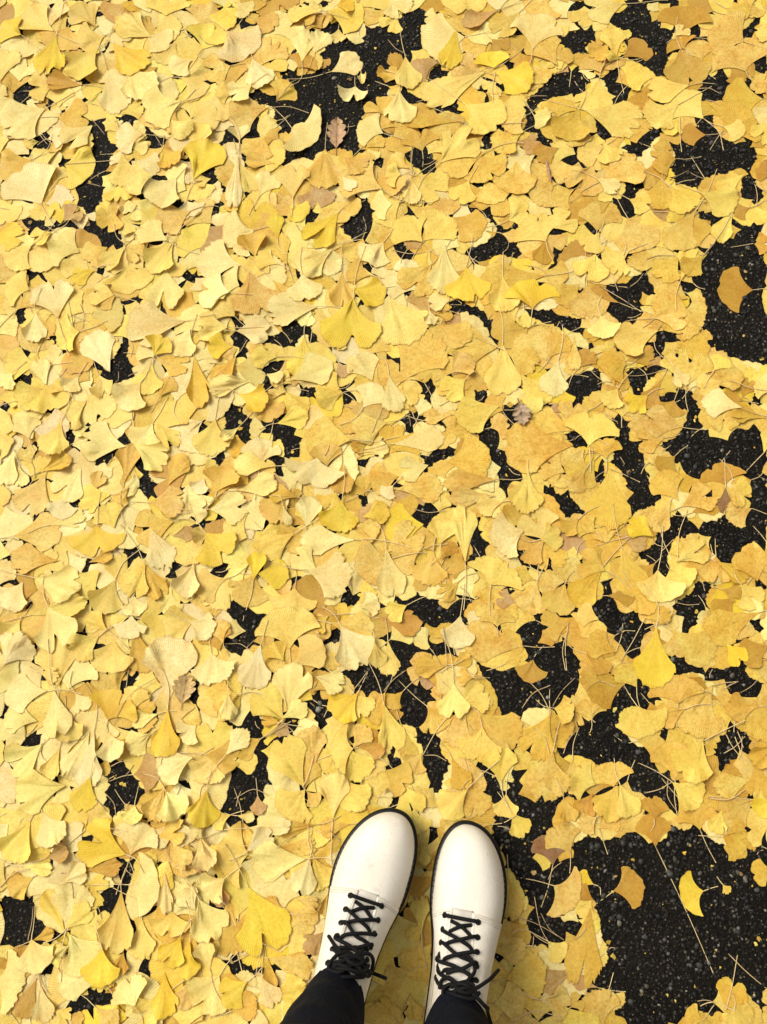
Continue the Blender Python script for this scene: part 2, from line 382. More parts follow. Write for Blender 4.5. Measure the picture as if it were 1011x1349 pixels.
# ---------------------------------------------------------------- layout of the place
# Each tile is a square of ground seen in the photograph (origin x, y; four units per photo pixel).
# g: patches of bare asphalt; l: leaves (stalk end x y, middle of outer edge x y, width, colour kind, optional end of stalk)
TILES = [
(0, 0, """65 490 125 425 180 460 150 480 155 520 90 550|530 570 548 620 540 690 610 775 585 830 560 860 520 930 545 1000 520 1079 400 1060 390 990 440 960 500 870 515 800 480 680 500 610|750 665 850 700 865 730 820 780 790 720|815 925 890 910 880 940|190 745 215 705 245 660 265 765 200 775|95 820 165 795 130 835|300 830 370 825 385 870 320 850|385 130 420 135 395 180|555 215 590 200 560 265|880 100 905 155 880 140|615 610 700 600 705 640 650 615|235 530 270 500 265 545|965 760 1005 790 985 810|0 630 28 630 15 665|195 985 220 1000 210 1025|0 975 20 980 60 1060 40 1060""",
"""250 545 60 680 230 p|515 240 375 390 170 y|290 170 240 370 160 v|430 430 250 420 90 o|500 130 400 20 160 y|540 170 400 230 150 y|590 220 740 350 170 v|770 150 900 200 140 p|780 190 620 120 130 g|1010 300 900 360 130 p|950 525 740 590 200 p|660 330 770 490 190 p|540 360 600 590 170 p|740 700 600 700 150 p|600 830 600 1000 160 y|815 935 660 960 160 y|930 930 800 1060 200 p|330 850 480 860 240 g 590 830|230 1060 130 860 290 p|110 180 0 120 150 v|280 150 120 60 170 y|480 640 340 760 150 p|0 420 40 250 140 p|20 560 60 700 120 p|900 620 990 700 120 y|850 770 920 860 130 g"""),
(253, 0, """240 90 290 105 330 150 280 150|665 0 715 0 690 45|700 125 760 135 755 170 710 165|565 120 590 125 575 155|480 380 520 360 550 375 530 410 490 410|305 500 350 465 435 495 425 545 330 520|640 275 750 240 790 205 920 230 910 170 940 130 1011 125 1011 560 950 560 930 600 870 590 860 640 860 750 910 800 890 825 820 770 720 770 650 800 640 830 590 825 480 840 440 830 480 780 600 775 640 570 530 660 490 720 460 650 420 560 500 530 570 510 560 460 530 420 580 390 740 350 770 290 650 290|125 740 180 660 230 730|265 730 310 650 380 645 300 710|10 770 35 770 15 800|95 880 125 885 115 975 95 960|130 1055 165 1050 150 1079 125 1079|945 885 1011 835 1011 900|640 1010 690 1040 660 1045|880 1050 950 1060 960 1079 885 1075""",
"""730 357 880 290 130 p 500 415|860 432 835 520 150 p 858 385|890 360 897 415 45 p|522 660 650 715 280 p 425 550|1010 690 880 650 170 p|580 320 590 160 120 p|660 270 710 160 130 p|570 380 640 320 150 o|430 535 520 460 150 o 545 400|170 130 290 240 240 p|200 330 60 370 170 m|350 330 420 190 220 m|230 10 300 60 110 p|690 70 540 60 110 y|310 70 440 120 120 g|690 95 870 120 200 y|760 30 850 10 100 v|330 300 400 470 160 p|205 480 130 480 100 y|340 430 230 500 120 p|400 560 210 600 170 m|245 725 250 650 110 p|400 680 300 790 170 m|480 720 420 690 100 o|40 960 180 780 230 v|10 770 60 640 140 y|530 1030 530 860 170 y|700 760 690 970 190 g|1005 995 800 900 220 y|790 920 850 990 70 p|780 780 890 840 110 o|350 1020 420 900 130 p|250 840 310 990 120 g|440 850 290 830 80 o|230 780 200 1050 90 p|1011 590 960 500 150 o|1040 360 975 370 60 o"""),
(506, 0, """140 60 200 0 235 45 200 110 185 250 130 270 90 330 60 400 0 350 0 150 70 110|235 390 275 350 325 365 310 395 240 415|0 395 50 400 55 430 0 430|75 450 140 470 190 520 230 545 300 510 370 515 450 620 400 590 350 570 260 565 140 540 135 495 80 480|515 400 550 395 560 430|505 485 545 480 550 540 510 520|600 345 690 295 640 345|685 195 710 190 700 215|770 270 860 335 830 335|935 170 1011 160 1011 285 975 260|830 460 920 380 1011 360 1011 480 900 500 800 500 770 470|735 540 800 505 820 530 790 585 755 590|730 660 750 615 810 690 760 690|815 770 860 690 885 725|955 830 1011 810 1011 855 970 855|590 690 615 630 620 655|500 745 580 710 530 770|60 760 190 785 245 790 275 830 295 915 220 900 160 870 150 890 140 830 100 790|460 935 515 965 495 998|0 670 25 675 40 710 10 700|145 665 200 672 160 680|255 680 290 665 285 690|535 0 570 0 550 15|975 10 1011 15 1011 42 980 40""",
"""30 -20 110 60 150 p|70 65 10 140 120 y|85 410 50 260 80 o|85 405 0 360 90 o|122 285 150 470 150 g 85 140|420 180 190 230 260 p|380 120 370 350 120 v|580 348 560 265 180 v|585 355 770 430 170 v 575 530|540 360 220 510 150 y|570 190 640 250 120 o|800 240 840 60 260 p|720 40 590 160 130 y|600 40 430 110 90 t|980 360 860 200 200 m|780 290 650 350 130 g|780 350 880 430 150 m|400 530 590 640 210 y|430 640 160 620 130 g|80 460 90 630 170 p|790 590 870 620 110 p 750 520|920 600 930 500 180 g|700 720 840 720 120 t|208 790 200 690 190 g 205 860|290 850 480 700 200 y|540 790 300 890 130 y|720 680 570 780 150 m|150 915 310 1010 230 y 285 830|145 910 150 1060 90 p|90 920 10 920 120 g|140 870 40 810 100 g|480 820 600 960 230 m|700 830 690 1000 220 m|900 960 780 1020 200 m|955 760 830 800 110 o|1030 580 940 760 200 g|740 600 640 660 130 m|450 940 390 1050 140 y"""),
(758, 0, """285 0 345 0 400 50 410 110 530 170 480 200 475 280 495 320 450 385 400 390 330 310 240 290 300 260 290 200 310 150 250 125 170 120 175 85 215 45 280 50|0 150 105 145 135 180 60 230 30 295 0 290|0 365 85 410 55 470 0 490|0 20 60 20 0 45|490 0 590 0 520 15|790 15 920 0 860 15|620 195 630 145 675 150 640 190|890 140 930 100 1005 75 990 110 910 150 930 200 1011 215 1011 250 960 215 885 190|950 310 1011 290 1011 380 980 380|145 420 175 360 220 360 225 440 200 450 160 440|205 520 270 455 295 470 230 550|200 445 225 440 290 460 210 490|690 380 720 345 725 390 820 370 775 540 710 540 650 460 690 440|880 400 940 440 1000 480 950 480 910 450|110 690 160 655 190 670 180 740 150 700|260 790 360 700 430 660 460 690 400 760 370 800 360 850 300 820|560 750 620 720 780 690 795 760 905 765 905 640 925 660 930 790 990 795 940 850 930 880 820 880 780 930 680 920 660 980 600 980 510 970 520 840 540 800 500 750 530 730|640 620 720 600 755 670 700 690|850 1000 910 915 1011 1000 1011 1079 950 1060 900 1030|260 985 350 940 360 1000 310 1010 290 1040 300 1079 190 1070 200 1040 255 1030|0 810 85 815 0 830|95 800 120 770 115 805|90 640 105 670 95 680""",
"""255 285 390 215 130 o|240 295 240 140 150 y|290 20 100 80 180 p|95 40 10 120 110 y|150 180 60 260 110 g|135 410 50 320 180 g|130 400 90 570 190 y|400 390 240 370 150 y|245 330 160 335 50 y|555 165 540 30 280 o|560 170 620 130 80 p|575 250 520 190 150 o|560 240 620 420 230 g|900 200 730 140 260 m|905 360 830 230 290 m 955 425|905 360 950 350 70 o|1030 200 910 150 120 y|610 430 400 470 130 y|410 400 260 540 100 o|555 530 360 640 180 y|720 610 590 470 190 y|560 640 490 740 120 y 570 780|700 690 570 690 110 o 800 685|980 500 800 430 220 g|760 680 900 570 280 g 720 770|780 670 880 720 120 y|1030 620 950 740 160 y|530 820 380 810 180 g 675 805|440 900 430 1050 160 g|690 920 730 1000 110 g 620 805|940 880 800 960 110 y|1030 930 930 890 110 o|120 960 350 900 190 m|140 950 250 1010 80 p|-20 640 150 720 190 m|100 850 20 1000 200 m|160 740 200 840 130 y|240 800 330 850 80 o|40 590 300 700 220 y|500 980 640 1060 160 y|700 990 880 1060 180 y|290 1030 400 1079 110 y|1030 400 950 460 80 m|800 20 900 80 150 m"""),
(0, 270, """130 70 180 60 250 110 300 85 400 90 410 105 330 100 290 140 240 115 170 100 160 140 120 100|440 0 520 0 470 50|450 110 480 95 555 130 635 140 640 200 610 245 600 190 510 230 530 170 455 165|165 340 205 340 205 365 170 365|690 30 720 75 700 65|930 200 955 190 965 245 935 240|960 370 1011 350 1011 390 970 380|465 270 490 290 490 320 470 310|460 400 510 350 510 400 465 420|675 455 735 480 720 500 680 490|580 550 665 530 650 560 600 575|120 745 165 730 130 790|65 780 110 730 105 745|85 930 140 895 155 945|245 930 265 890 320 880 310 905 260 925|440 945 475 945 470 985 445 990|485 840 515 840 505 865|520 870 560 860 620 790 630 740 700 700 720 690 640 780 720 800 700 850 725 890 640 940 600 940 560 900|830 880 885 880 840 892|0 1060 60 1060 75 1079 0 1079|95 570 120 570 105 650""",
"""-30 150 160 150 140 v|160 210 30 300 170 y|265 130 170 180 110 y|415 240 270 200 200 p|640 170 500 290 110 y|665 300 690 440 260 y 635 140|880 180 740 110 150 p|930 170 820 330 150 y|865 320 840 520 190 p|300 590 250 400 230 p|500 335 390 400 90 v|600 470 470 450 130 y|660 470 570 520 90 o|150 440 30 420 180 y|90 560 210 480 120 m|158 575 150 735 110 p|180 580 260 680 100 g|410 655 290 690 200 y 560 600|385 690 400 890 180 g|575 875 480 670 180 p 540 850|960 600 620 640 220 p|800 805 690 730 150 p|810 790 870 700 130 v|800 800 960 850 130 g|1000 640 930 780 150 p|515 870 560 980 120 y|230 940 290 1070 230 y|235 940 100 1020 170 y|235 940 190 810 110 p|430 890 380 970 100 p|330 960 260 930 80 y|180 830 20 830 160 y|60 880 0 950 120 p|830 1000 890 900 100 o|800 830 760 980 150 y|740 930 640 1060 180 p|1000 20 830 80 180 m|650 190 740 270 110 t"""),
(253, 270, """600 80 640 0 650 50 620 100 605 140|790 110 830 80 920 90 910 150 850 190 840 160|880 0 940 5 960 150 945 185 930 110 900 40|340 20 365 30 355 55|105 35 150 40 120 55|120 0 145 0 145 20|275 265 300 270 290 300|0 360 22 365 15 390 0 390|190 680 215 660 300 710 280 750 310 800 260 780 250 740 200 740|200 610 300 605 220 635|395 690 440 690 540 605 560 620 625 630 580 680 540 730 470 755 420 730|610 700 680 700 655 770 640 730|415 850 460 805 470 845 445 870|370 850 390 860 385 940 375 990|550 985 590 955 625 955 635 1010 600 1000|770 930 850 915 845 960 790 960|785 990 860 1000 860 1040 810 1060 795 1040|430 1025 480 995 460 1030|120 1040 165 1020 260 1050 265 1079 240 1060|940 380 985 375 960 400|940 650 965 700 955 720|195 470 215 480 190 500""",
"""835 490 810 775 300 v|830 430 1011 470 150 v|790 340 790 520 130 g|770 30 620 200 170 v|450 170 430 40 90 v|330 265 310 140 150 g 345 320|500 310 430 150 130 o|260 310 40 270 200 p 350 380|450 300 340 260 110 y|300 330 340 560 240 m|420 380 540 490 110 g|580 360 600 490 180 p|740 230 560 330 160 p|740 200 610 230 90 p|700 270 760 340 110 p|940 360 820 330 120 g|900 160 860 290 160 m|1011 180 920 290 170 p|660 560 400 610 190 p|220 655 390 670 150 p|200 460 40 440 190 p|190 640 30 640 140 y|210 740 90 740 130 v|20 780 60 1040 130 g|230 790 130 930 120 o|330 930 130 990 110 p|210 980 340 1040 150 v|600 680 530 880 160 g|460 790 330 790 110 g|520 920 720 820 180 p|780 970 640 900 140 y|950 920 870 780 170 p|870 1060 950 950 160 p|765 835 800 910 80 t|480 990 400 950 110 m|390 880 470 920 80 p|490 940 600 1050 120 t|780 990 650 1040 120 y"""),
(506, 270, """410 0 520 10 610 30 605 80 640 160 665 220 700 240 770 205 800 220 690 270 600 250 530 280 440 300 490 380 440 330 420 250 460 215 540 165 610 180 600 90 570 50|45 225 95 195 120 220 150 240 155 300 130 300 90 260|350 490 405 510 400 560 370 550|430 580 490 535 580 580 560 600 590 640 620 720 585 710 560 630 520 650 500 590|730 530 770 550 770 575|780 560 830 535 900 560 940 540 950 590 1011 600 1011 660 930 640 840 610 780 610|570 810 600 780 600 800|455 920 490 915 480 935|20 795 80 795 95 825 50 850|50 890 70 930 60 950|185 950 230 930 290 975 280 1005 230 1010|490 990 530 980 540 1020 500 1030|640 1040 690 1060 720 1045 740 1079 640 1079|960 940 1011 890 1011 980|900 240 950 235 935 275 905 270|850 820 880 820 870 845 850 840|655 120 720 75 690 115|785 395 870 415 860 425|980 1050 1011 1045 1011 1079|290 1055 340 1060 320 1070""",
"""385 60 560 130 170 o|215 170 330 40 220 y|205 185 80 70 200 y|868 165 800 30 270 y 895 280|860 150 840 290 120 o|890 110 1000 40 150 y|840 340 520 300 170 m|432 310 450 490 230 v 470 160|435 320 370 390 80 o|600 410 610 590 150 y|790 545 790 400 270 v 775 620|870 775 740 650 240 m|880 790 950 680 140 g|930 770 920 955 140 p|630 770 620 1020 180 g|690 880 830 1010 190 g|640 760 800 840 150 m|600 740 380 730 190 m|80 930 260 680 270 m|20 480 130 700 260 y|350 490 240 510 100 p|320 190 310 440 160 p|250 300 120 440 190 m|240 545 250 620 70 p|300 580 470 640 150 m|340 880 460 800 140 m|430 910 320 990 150 y|120 960 220 1060 150 y|20 860 60 1050 120 p|640 1040 500 1050 90 g|700 990 760 1060 110 y|840 330 960 380 160 m|1030 400 920 500 180 m"""),
(758, 270, """860 80 960 90 1011 110 1011 160 930 190 840 200 870 130|690 230 740 185 800 230 830 200 1011 180 1011 840 950 830 830 800 770 745 700 770 660 740 720 705 700 600 690 500 705 420 680 410 580 465 560 400 670 400 670 310 740 290 690 280|620 45 650 15 680 40 750 50 740 80 700 75|205 0 310 0 310 45 270 50 240 30|160 115 210 90 185 120|75 90 130 130 90 145 70 125|290 400 350 350 430 365 425 430 400 460 310 440|135 415 200 400 300 455 350 540 360 590 310 610 250 620 190 600 170 560 230 510 190 450|0 590 40 620 30 700 0 650|75 730 130 710 125 745|0 880 110 855 150 930 130 960 60 1010 50 1040 0 1050 20 1000 0 970|280 840 400 860 490 860 490 880 420 900 380 960 350 985 290 970|405 700 460 640 580 690 480 720 450 760 460 830 430 770|450 1060 470 1000 550 990 590 950 640 1000 650 1050 640 1079 590 1070 560 1010 500 1030|905 1010 940 995 960 1040 930 1040|930 880 970 870 950 900|380 1040 400 1020 420 1060""",
"""950 432 770 420 230 o 1030 432|950 185 1030 190 110 o 830 205|560 390 620 220 110 y|690 280 600 390 120 g|750 110 580 170 100 g|870 40 790 210 120 y 690 245|950 30 870 60 100 o|640 20 520 210 180 y|280 50 370 220 230 m|110 130 130 -20 240 m|130 130 70 230 130 y|130 260 80 410 190 y|290 230 160 290 140 y|280 310 260 440 100 y|540 270 330 320 110 m|550 290 450 440 160 m|80 430 110 640 230 m|110 560 130 675 160 p|210 680 60 700 80 g|240 500 90 440 90 o|410 600 560 490 160 m|580 560 715 590 270 m|430 605 590 620 110 m|460 640 250 730 190 y|265 830 420 790 110 o|20 850 90 760 110 o|210 945 190 770 140 g|275 830 170 850 180 g|600 940 570 730 250 m|500 860 560 970 90 p|700 890 900 850 140 m|740 850 790 770 110 y|780 920 660 960 140 y|470 880 420 1030 120 o|550 1000 520 1079 140 o|880 1070 690 1020 140 p|900 1020 790 1000 100 o|890 1000 930 910 100 o|1050 980 960 920 180 y 820 920|390 990 290 1060 130 v|70 1020 160 950 120 o|230 960 170 1050 130 y|10 700 10 870 70 y"""),
(0, 540, """355 125 385 110 385 195 360 190|335 20 360 70 355 100|615 110 640 85 660 165 635 155|600 45 665 75 640 60|475 265 490 240 555 280 600 200 650 180 610 220 600 270 560 300 500 270|725 245 745 240 760 300 770 320 740 330|720 360 760 340 820 400 810 440 770 470 690 505 670 490 760 440|0 690 45 635 25 700 0 710|55 870 115 905 80 920|600 740 690 725 750 745 740 780 660 765|870 840 925 830 930 905 900 900|30 0 80 0 60 25|145 150 190 130 190 160|425 855 440 855 432 870""",
"""350 30 270 200 150 y|660 170 430 130 210 p|800 60 720 180 170 p|690 190 840 310 150 p|640 380 660 190 130 g|820 50 900 200 150 y|420 300 300 450 180 p|340 440 300 560 150 p|230 330 120 530 180 y|580 440 410 470 140 y|90 280 110 390 80 p|70 210 0 380 120 p|200 320 360 250 90 g|500 610 480 765 280 v|60 660 300 620 190 m|250 600 430 550 90 p|880 580 650 640 190 m|600 620 540 500 170 y|300 790 60 790 160 m|790 620 870 820 150 p|900 660 1011 640 80 t|770 480 960 480 160 m|880 390 960 240 120 g|770 800 670 970 160 g|770 800 860 970 120 g|600 890 520 1060 170 y|700 975 700 1079 130 p|170 880 400 930 190 p|110 900 20 1040 180 p|150 1079 430 1010 130 y|1011 780 960 950 140 p|900 960 900 1079 110 p|690 370 620 480 80 t|480 385 540 290 80 t|480 810 600 770 70 g|150 145 130 40 140 p|150 250 110 170 110 y"""),
(253, 540, """165 80 240 0 290 10 310 50 290 40 220 60 180 110|240 105 270 90 305 150 290 175|355 45 380 35 420 75 530 90 530 130 585 175 570 255 540 250 490 180 400 110|110 265 150 240 180 245 175 290 130 285|430 255 460 260 460 340 510 370 420 415 460 380|860 260 880 250 960 260 940 295 860 290|830 340 860 340 850 360|855 440 900 445 930 470 910 505 880 480|680 435 715 430 705 450|60 600 130 570 165 575 110 630 80 625|330 560 385 620 370 640 330 610|545 600 575 600 550 620|545 640 555 680 580 705 550 700|120 830 150 815 205 840 150 870 120 880|545 905 575 880 585 920|790 975 835 950 885 960 870 1020 840 1040 795 1020|165 1040 200 1025 230 1050 340 1045 365 1079 190 1079|60 355 110 400 100 400""",
"""370 290 390 140 200 p|440 290 230 280 120 p|245 400 440 360 120 p|660 250 620 390 310 p|290 30 190 100 70 p|300 180 190 190 110 o|110 70 90 260 190 y|830 150 560 120 210 m|1030 60 850 110 160 m|130 430 180 300 180 g|790 270 790 430 120 o|710 290 700 170 160 g|570 450 430 420 100 o|90 520 280 500 180 p|-20 520 75 520 140 p|480 470 380 600 160 g|480 500 510 600 50 p|600 620 620 460 130 p|790 470 760 630 200 v 800 280|860 680 590 680 150 p|95 640 210 830 230 v|340 860 500 860 150 v|320 900 350 750 100 v 280 1050|550 640 370 720 140 y|650 830 530 730 130 p|600 860 830 900 230 p|1040 780 870 820 220 m|860 600 980 640 150 m|190 880 30 940 190 y|330 880 270 1040 220 t|540 930 520 1079 240 y|880 1040 980 1000 130 p|940 210 1030 200 80 p|920 190 850 220 90 o|1030 330 860 360 170 m|900 560 1030 520 120 g|60 350 20 430 100 p|80 650 0 660 100 g|440 60 600 20 110 y"""),
(506, 540, """75 60 120 50 125 0 155 0 165 40 220 70 190 90 110 80|245 60 310 68 280 80|315 210 370 165 385 215 340 220|205 265 235 235 310 225 310 275 250 270 225 300|0 240 40 250 45 275|450 85 530 100 575 85 605 150 590 185 540 180 530 120|570 210 600 195 630 230 650 320 710 320 720 350 660 380 640 420 690 465 640 450 600 430 600 380 620 340 600 290 565 250|695 295 740 250 785 240 765 290|635 0 700 0 690 30 640 25|665 55 700 55 720 90 680 85|920 0 990 0 930 20|965 170 990 115 1011 120 1011 180|870 405 940 390 950 440 1011 490 1011 550 960 565 940 520 870 480|90 515 150 540 200 495 270 520 320 540 210 560 175 595 150 560|325 520 350 530 345 555|200 610 225 620 225 640 205 640|475 610 510 595 535 640 520 680 580 750 510 760 490 740 430 805 450 760 490 720 470 650|415 865 450 840 485 840 450 865|90 1020 150 960 200 1000 270 950 300 1050 320 1079 360 1070 400 970 450 980 525 985 460 1030 440 1079 190 1079 150 1040|945 705 985 710 970 760|555 440 580 430 570 455|830 505 870 515 850 520|75 395 85 420 70 415|590 965 640 940 620 960|480 500 490 520 482 525""",
"""30 160 310 160 160 p|240 270 90 310 130 p|320 240 560 210 260 m|600 360 330 380 120 m|60 420 300 410 150 m|590 450 350 470 110 m|990 160 640 160 250 m|960 320 830 250 170 m|620 -30 420 60 200 g|1011 100 790 30 140 m|775 290 780 490 180 y 765 250|1040 330 960 440 110 m|850 675 780 530 220 y 810 900|850 675 980 650 140 y|690 630 530 670 230 p|690 610 700 490 140 g|630 480 500 510 110 y|420 800 410 520 150 y|10 720 190 600 170 m|190 740 60 800 180 m|270 700 270 570 150 y|290 790 370 700 90 o|260 740 230 910 180 g|450 830 340 810 120 g|550 910 560 770 290 y 560 1079|10 720 50 970 150 p|280 910 180 970 90 o|400 930 330 1050 110 g|850 680 720 760 180 g|860 670 890 830 180 g|800 890 690 860 110 m|700 1000 590 980 100 t|960 900 830 910 130 m|810 910 760 1060 170 m|960 910 900 1060 180 g|555 980 490 1070 110 m|130 1000 30 1060 120 g|50 390 0 450 90 p|720 380 650 440 80 m|1030 570 950 640 100 g|330 10 190 20 80 m"""),
(758, 540, """0 115 35 140 40 190 0 180|210 35 280 35 290 70 260 80 230 60|230 150 290 125 290 170 265 185|105 330 160 305 150 350 105 375|170 265 270 205 340 215 415 310 370 400 375 440 440 450 450 490 360 520 310 510 240 590 230 565 290 480 300 420 280 350 230 290|460 150 590 100 580 0 655 0 670 90 740 140 830 165 850 80 930 105 980 90 990 200 910 320 860 280 760 270 700 255 680 350 590 360 590 310 530 250 490 210 460 170|930 360 1000 220 1011 220 1011 720 900 700 850 740 820 800 760 790 690 740 720 700 710 620 640 630 700 580 770 560 850 600 930 510|560 520 580 510 620 600 630 640 590 660 550 650 510 660 520 600|400 700 440 670 520 690 490 730 430 770 390 750|320 790 370 760 430 790 500 800 500 870 430 840 420 800|105 700 130 720 120 755|150 840 180 820 180 940 195 960 155 975|120 1030 150 990 200 1010 170 1060 250 1050 290 1045 290 1079 120 1079|640 890 700 910 770 930 700 960 680 1000 650 1079 540 1079 540 1000 630 960|0 500 90 520 20 540 0 540|985 850 1011 820 1011 910 990 900|950 890 970 890 965 920|995 1050 1011 1040 1011 1079""",
"""70 145 120 -50 270 y 85 320|180 260 170 130 170 g|120 250 10 380 200 m|200 280 190 590 220 g 350 370|570 85 380 40 160 m 700 95|460 150 310 190 130 m|520 215 430 320 130 o 605 175|740 -90 780 160 180 m|1030 60 860 40 100 g|1005 220 1040 90 80 y 905 320|800 390 770 260 220 o|945 510 820 560 140 m 1020 540|800 400 800 530 80 b|870 350 910 480 70 m|565 490 460 340 200 g|570 490 720 400 170 m|610 560 760 530 100 o|570 480 490 640 120 m|425 640 300 570 120 v|270 660 430 650 50 o|270 600 100 640 120 m|110 640 20 580 130 m|260 690 400 720 110 t|160 810 30 740 170 g|230 700 260 940 170 g|430 800 360 870 90 o|160 820 60 1040 180 g|460 820 470 1000 240 y 465 600|520 780 600 950 160 y|545 740 700 650 140 y 600 520|760 770 740 920 190 m 750 670|740 790 910 880 110 g|970 900 910 710 190 g|880 920 970 1030 160 y|780 940 880 970 90 o|800 960 690 1060 130 o|300 940 400 1060 150 g|160 990 290 1010 90 o"""),
(0, 810, """500 580 560 585 620 550 690 590 690 610 660 600 630 570 580 585|555 320 590 320 575 370 560 350|655 350 705 330 700 410 660 390|125 600 185 580 185 670 150 690 125 680|740 590 860 470 875 490 850 510 760 590|580 790 680 750 710 790 690 910 750 910 770 960 740 1010 690 960 600 1070 560 1070 570 1020 510 940 550 930 580 900|835 910 880 900 850 940|225 665 240 665 255 800 240 790|500 155 550 130 555 155|660 190 720 190 715 220|310 1060 340 1060 335 1079 315 1079|45 1060 75 1065 60 1079|370 110 360 150 380 210 365 190|985 540 1011 540 1011 555""",
"""690 0 670 120 170 p|525 115 390 210 150 y|600 130 560 300 230 y|720 40 780 270 130 g|300 385 290 130 230 g|240 -60 320 150 230 p|10 270 130 110 190 p|200 300 300 330 90 y|240 400 30 420 190 p|190 560 20 530 160 p|270 400 270 660 150 p|350 530 380 660 140 y|560 550 640 410 260 v 555 620|880 450 880 130 260 p|560 610 600 760 150 p|500 640 520 930 150 p|460 620 360 860 150 p|880 490 860 740 150 v|800 620 680 700 130 p|830 520 690 560 90 p|1000 760 830 850 180 p|840 880 760 1040 130 m|870 930 950 1060 170 p|220 680 40 800 190 p|340 900 80 950 220 p|470 850 410 1030 140 v|1030 20 860 60 180 y|1030 580 950 650 150 p|310 680 250 850 100 y|390 410 440 500 110 p|690 970 680 1060 110 p|100 20 10 130 150 y|560 80 460 0 110 g"""),
(253, 810, """200 0 365 0 350 45 300 55 250 25|170 155 285 90 325 130 290 190 250 210 190 180|85 180 105 165 120 200 95 205|0 350 30 380 35 440 0 530|705 105 780 65 790 165 755 155|970 90 1011 60 1011 130 980 115|810 285 860 255 900 280 1011 310 1011 400 960 410 850 400 825 350|615 455 690 400 700 480 735 545 700 565 640 550|270 545 310 525 350 560 365 635 330 630 280 580|440 605 480 580 520 560 580 595 540 605 500 600|340 780 355 665 375 690 365 760 400 780 440 830 430 860 380 870 345 840|210 820 250 815 390 890 400 960 330 950 300 1030 245 1045 230 1079 205 1070 175 1010 180 970 130 920 160 890 260 880|650 1015 700 1010 690 1030|415 1045 440 1045 435 1075|925 890 975 865 960 895|850 1000 860 1020 905 1050 850 1035|400 330 420 325 410 345|730 395 770 405 740 402|180 565 190 575 185 640""",
"""-20 30 110 80 150 p|90 200 120 390 240 p|190 130 150 0 110 t|360 150 300 390 170 p|490 180 470 -40 320 y|530 260 680 150 190 y|480 240 420 150 120 g|500 530 540 270 200 p|480 560 330 420 200 y 350 660|780 60 920 270 210 p|700 20 900 80 180 y|720 0 630 70 110 g|660 320 820 350 120 p 720 355|845 410 740 540 180 v 925 300|850 410 930 520 130 g|490 555 620 510 100 p|240 420 110 450 200 m|230 430 230 570 90 p|110 770 100 570 230 y|160 720 260 600 110 p|360 650 220 720 140 o|110 770 290 820 160 o|100 770 40 910 180 y|130 880 110 1060 160 v|40 950 20 1079 100 y|590 910 460 660 210 y 640 740|630 800 620 580 150 m|590 920 640 780 110 g|595 920 490 1060 220 y|600 930 660 1000 90 m|740 1079 750 840 160 p|850 705 740 700 250 y|860 720 940 870 170 y|810 850 920 1010 190 y|850 700 920 590 120 m|870 700 1011 670 150 o|1030 400 970 560 130 g|340 950 350 1050 90 t|470 570 370 550 70 o|520 640 450 590 80 t|710 180 770 270 110 m|240 1050 330 1060 60 p|990 140 1011 270 90 y"""),
(506, 810, """205 0 390 0 380 30 300 60 220 40|410 0 450 0 450 60|0 70 40 100 30 130 0 130|30 200 60 140 130 130 185 145 170 210 160 240 120 300 120 370 150 385 240 350 260 400 255 470 210 480 210 540 180 620 130 580 110 540 80 530 100 480 95 420 10 450 0 390 0 320 60 290|245 110 300 170 420 190 340 240 290 250 250 200|430 265 450 290 560 285 560 330|565 240 660 260 700 340 800 370 870 350 880 420 850 490 750 500 660 515 620 480 570 430 560 350|650 40 740 60 830 0 840 20 805 80 820 150 910 160 940 120 1000 180 1011 280 1011 420 960 450 965 490 920 540 890 490 880 330 870 280 800 220 730 260 780 190 720 130|200 650 275 645 290 680 350 740 330 770 345 900 250 920 195 890 225 830 220 740 205 720|5 745 60 740 75 790 10 800|460 830 500 770 550 790 600 920 640 950 620 985 570 980 540 900 490 850|720 745 770 740 720 790 715 850 680 960 650 940 700 850|680 985 760 975 880 1000 900 940 940 980 935 1050 900 1079 760 1079 720 1030|670 580 710 580 715 610 685 605|950 720 1011 650 1011 750 985 785 960 760|220 1075 265 1015 300 1075|550 1060 610 1020 600 1079|100 985 140 1000 110 1010|40 1000 90 990 80 1010 50 1015""",
"""400 0 340 180 210 p|780 180 480 170 220 m 905 165|800 220 770 365 200 o 840 165|970 60 830 80 170 g 970 290|0 30 240 70 150 o|300 295 125 310 140 g|270 275 190 170 90 o|335 305 320 485 160 p 310 80|395 475 540 400 180 y 205 740|340 270 430 220 90 o|470 330 390 320 90 g|560 440 620 470 70 m|230 480 310 600 190 m 80 345|440 500 330 720 190 m|505 620 470 800 230 y 495 500|520 650 650 740 110 m|480 510 700 650 200 o|880 500 800 720 230 g 880 390|885 500 960 670 150 o|900 490 1000 510 150 m|640 935 620 750 180 g|350 740 410 890 120 g|450 870 490 1060 200 m|430 880 280 990 170 g|100 870 190 1050 170 y|0 820 130 900 190 g|-20 960 45 965 90 p|880 730 780 990 200 m|870 730 940 950 120 m|0 470 60 700 140 y|90 560 170 770 110 m|100 400 20 480 100 g|200 730 140 820 130 g|20 130 30 310 110 y|640 945 670 1079 130 y|1000 760 990 940 120 m|950 950 990 1060 100 g|600 60 600 -30 180 m"""),
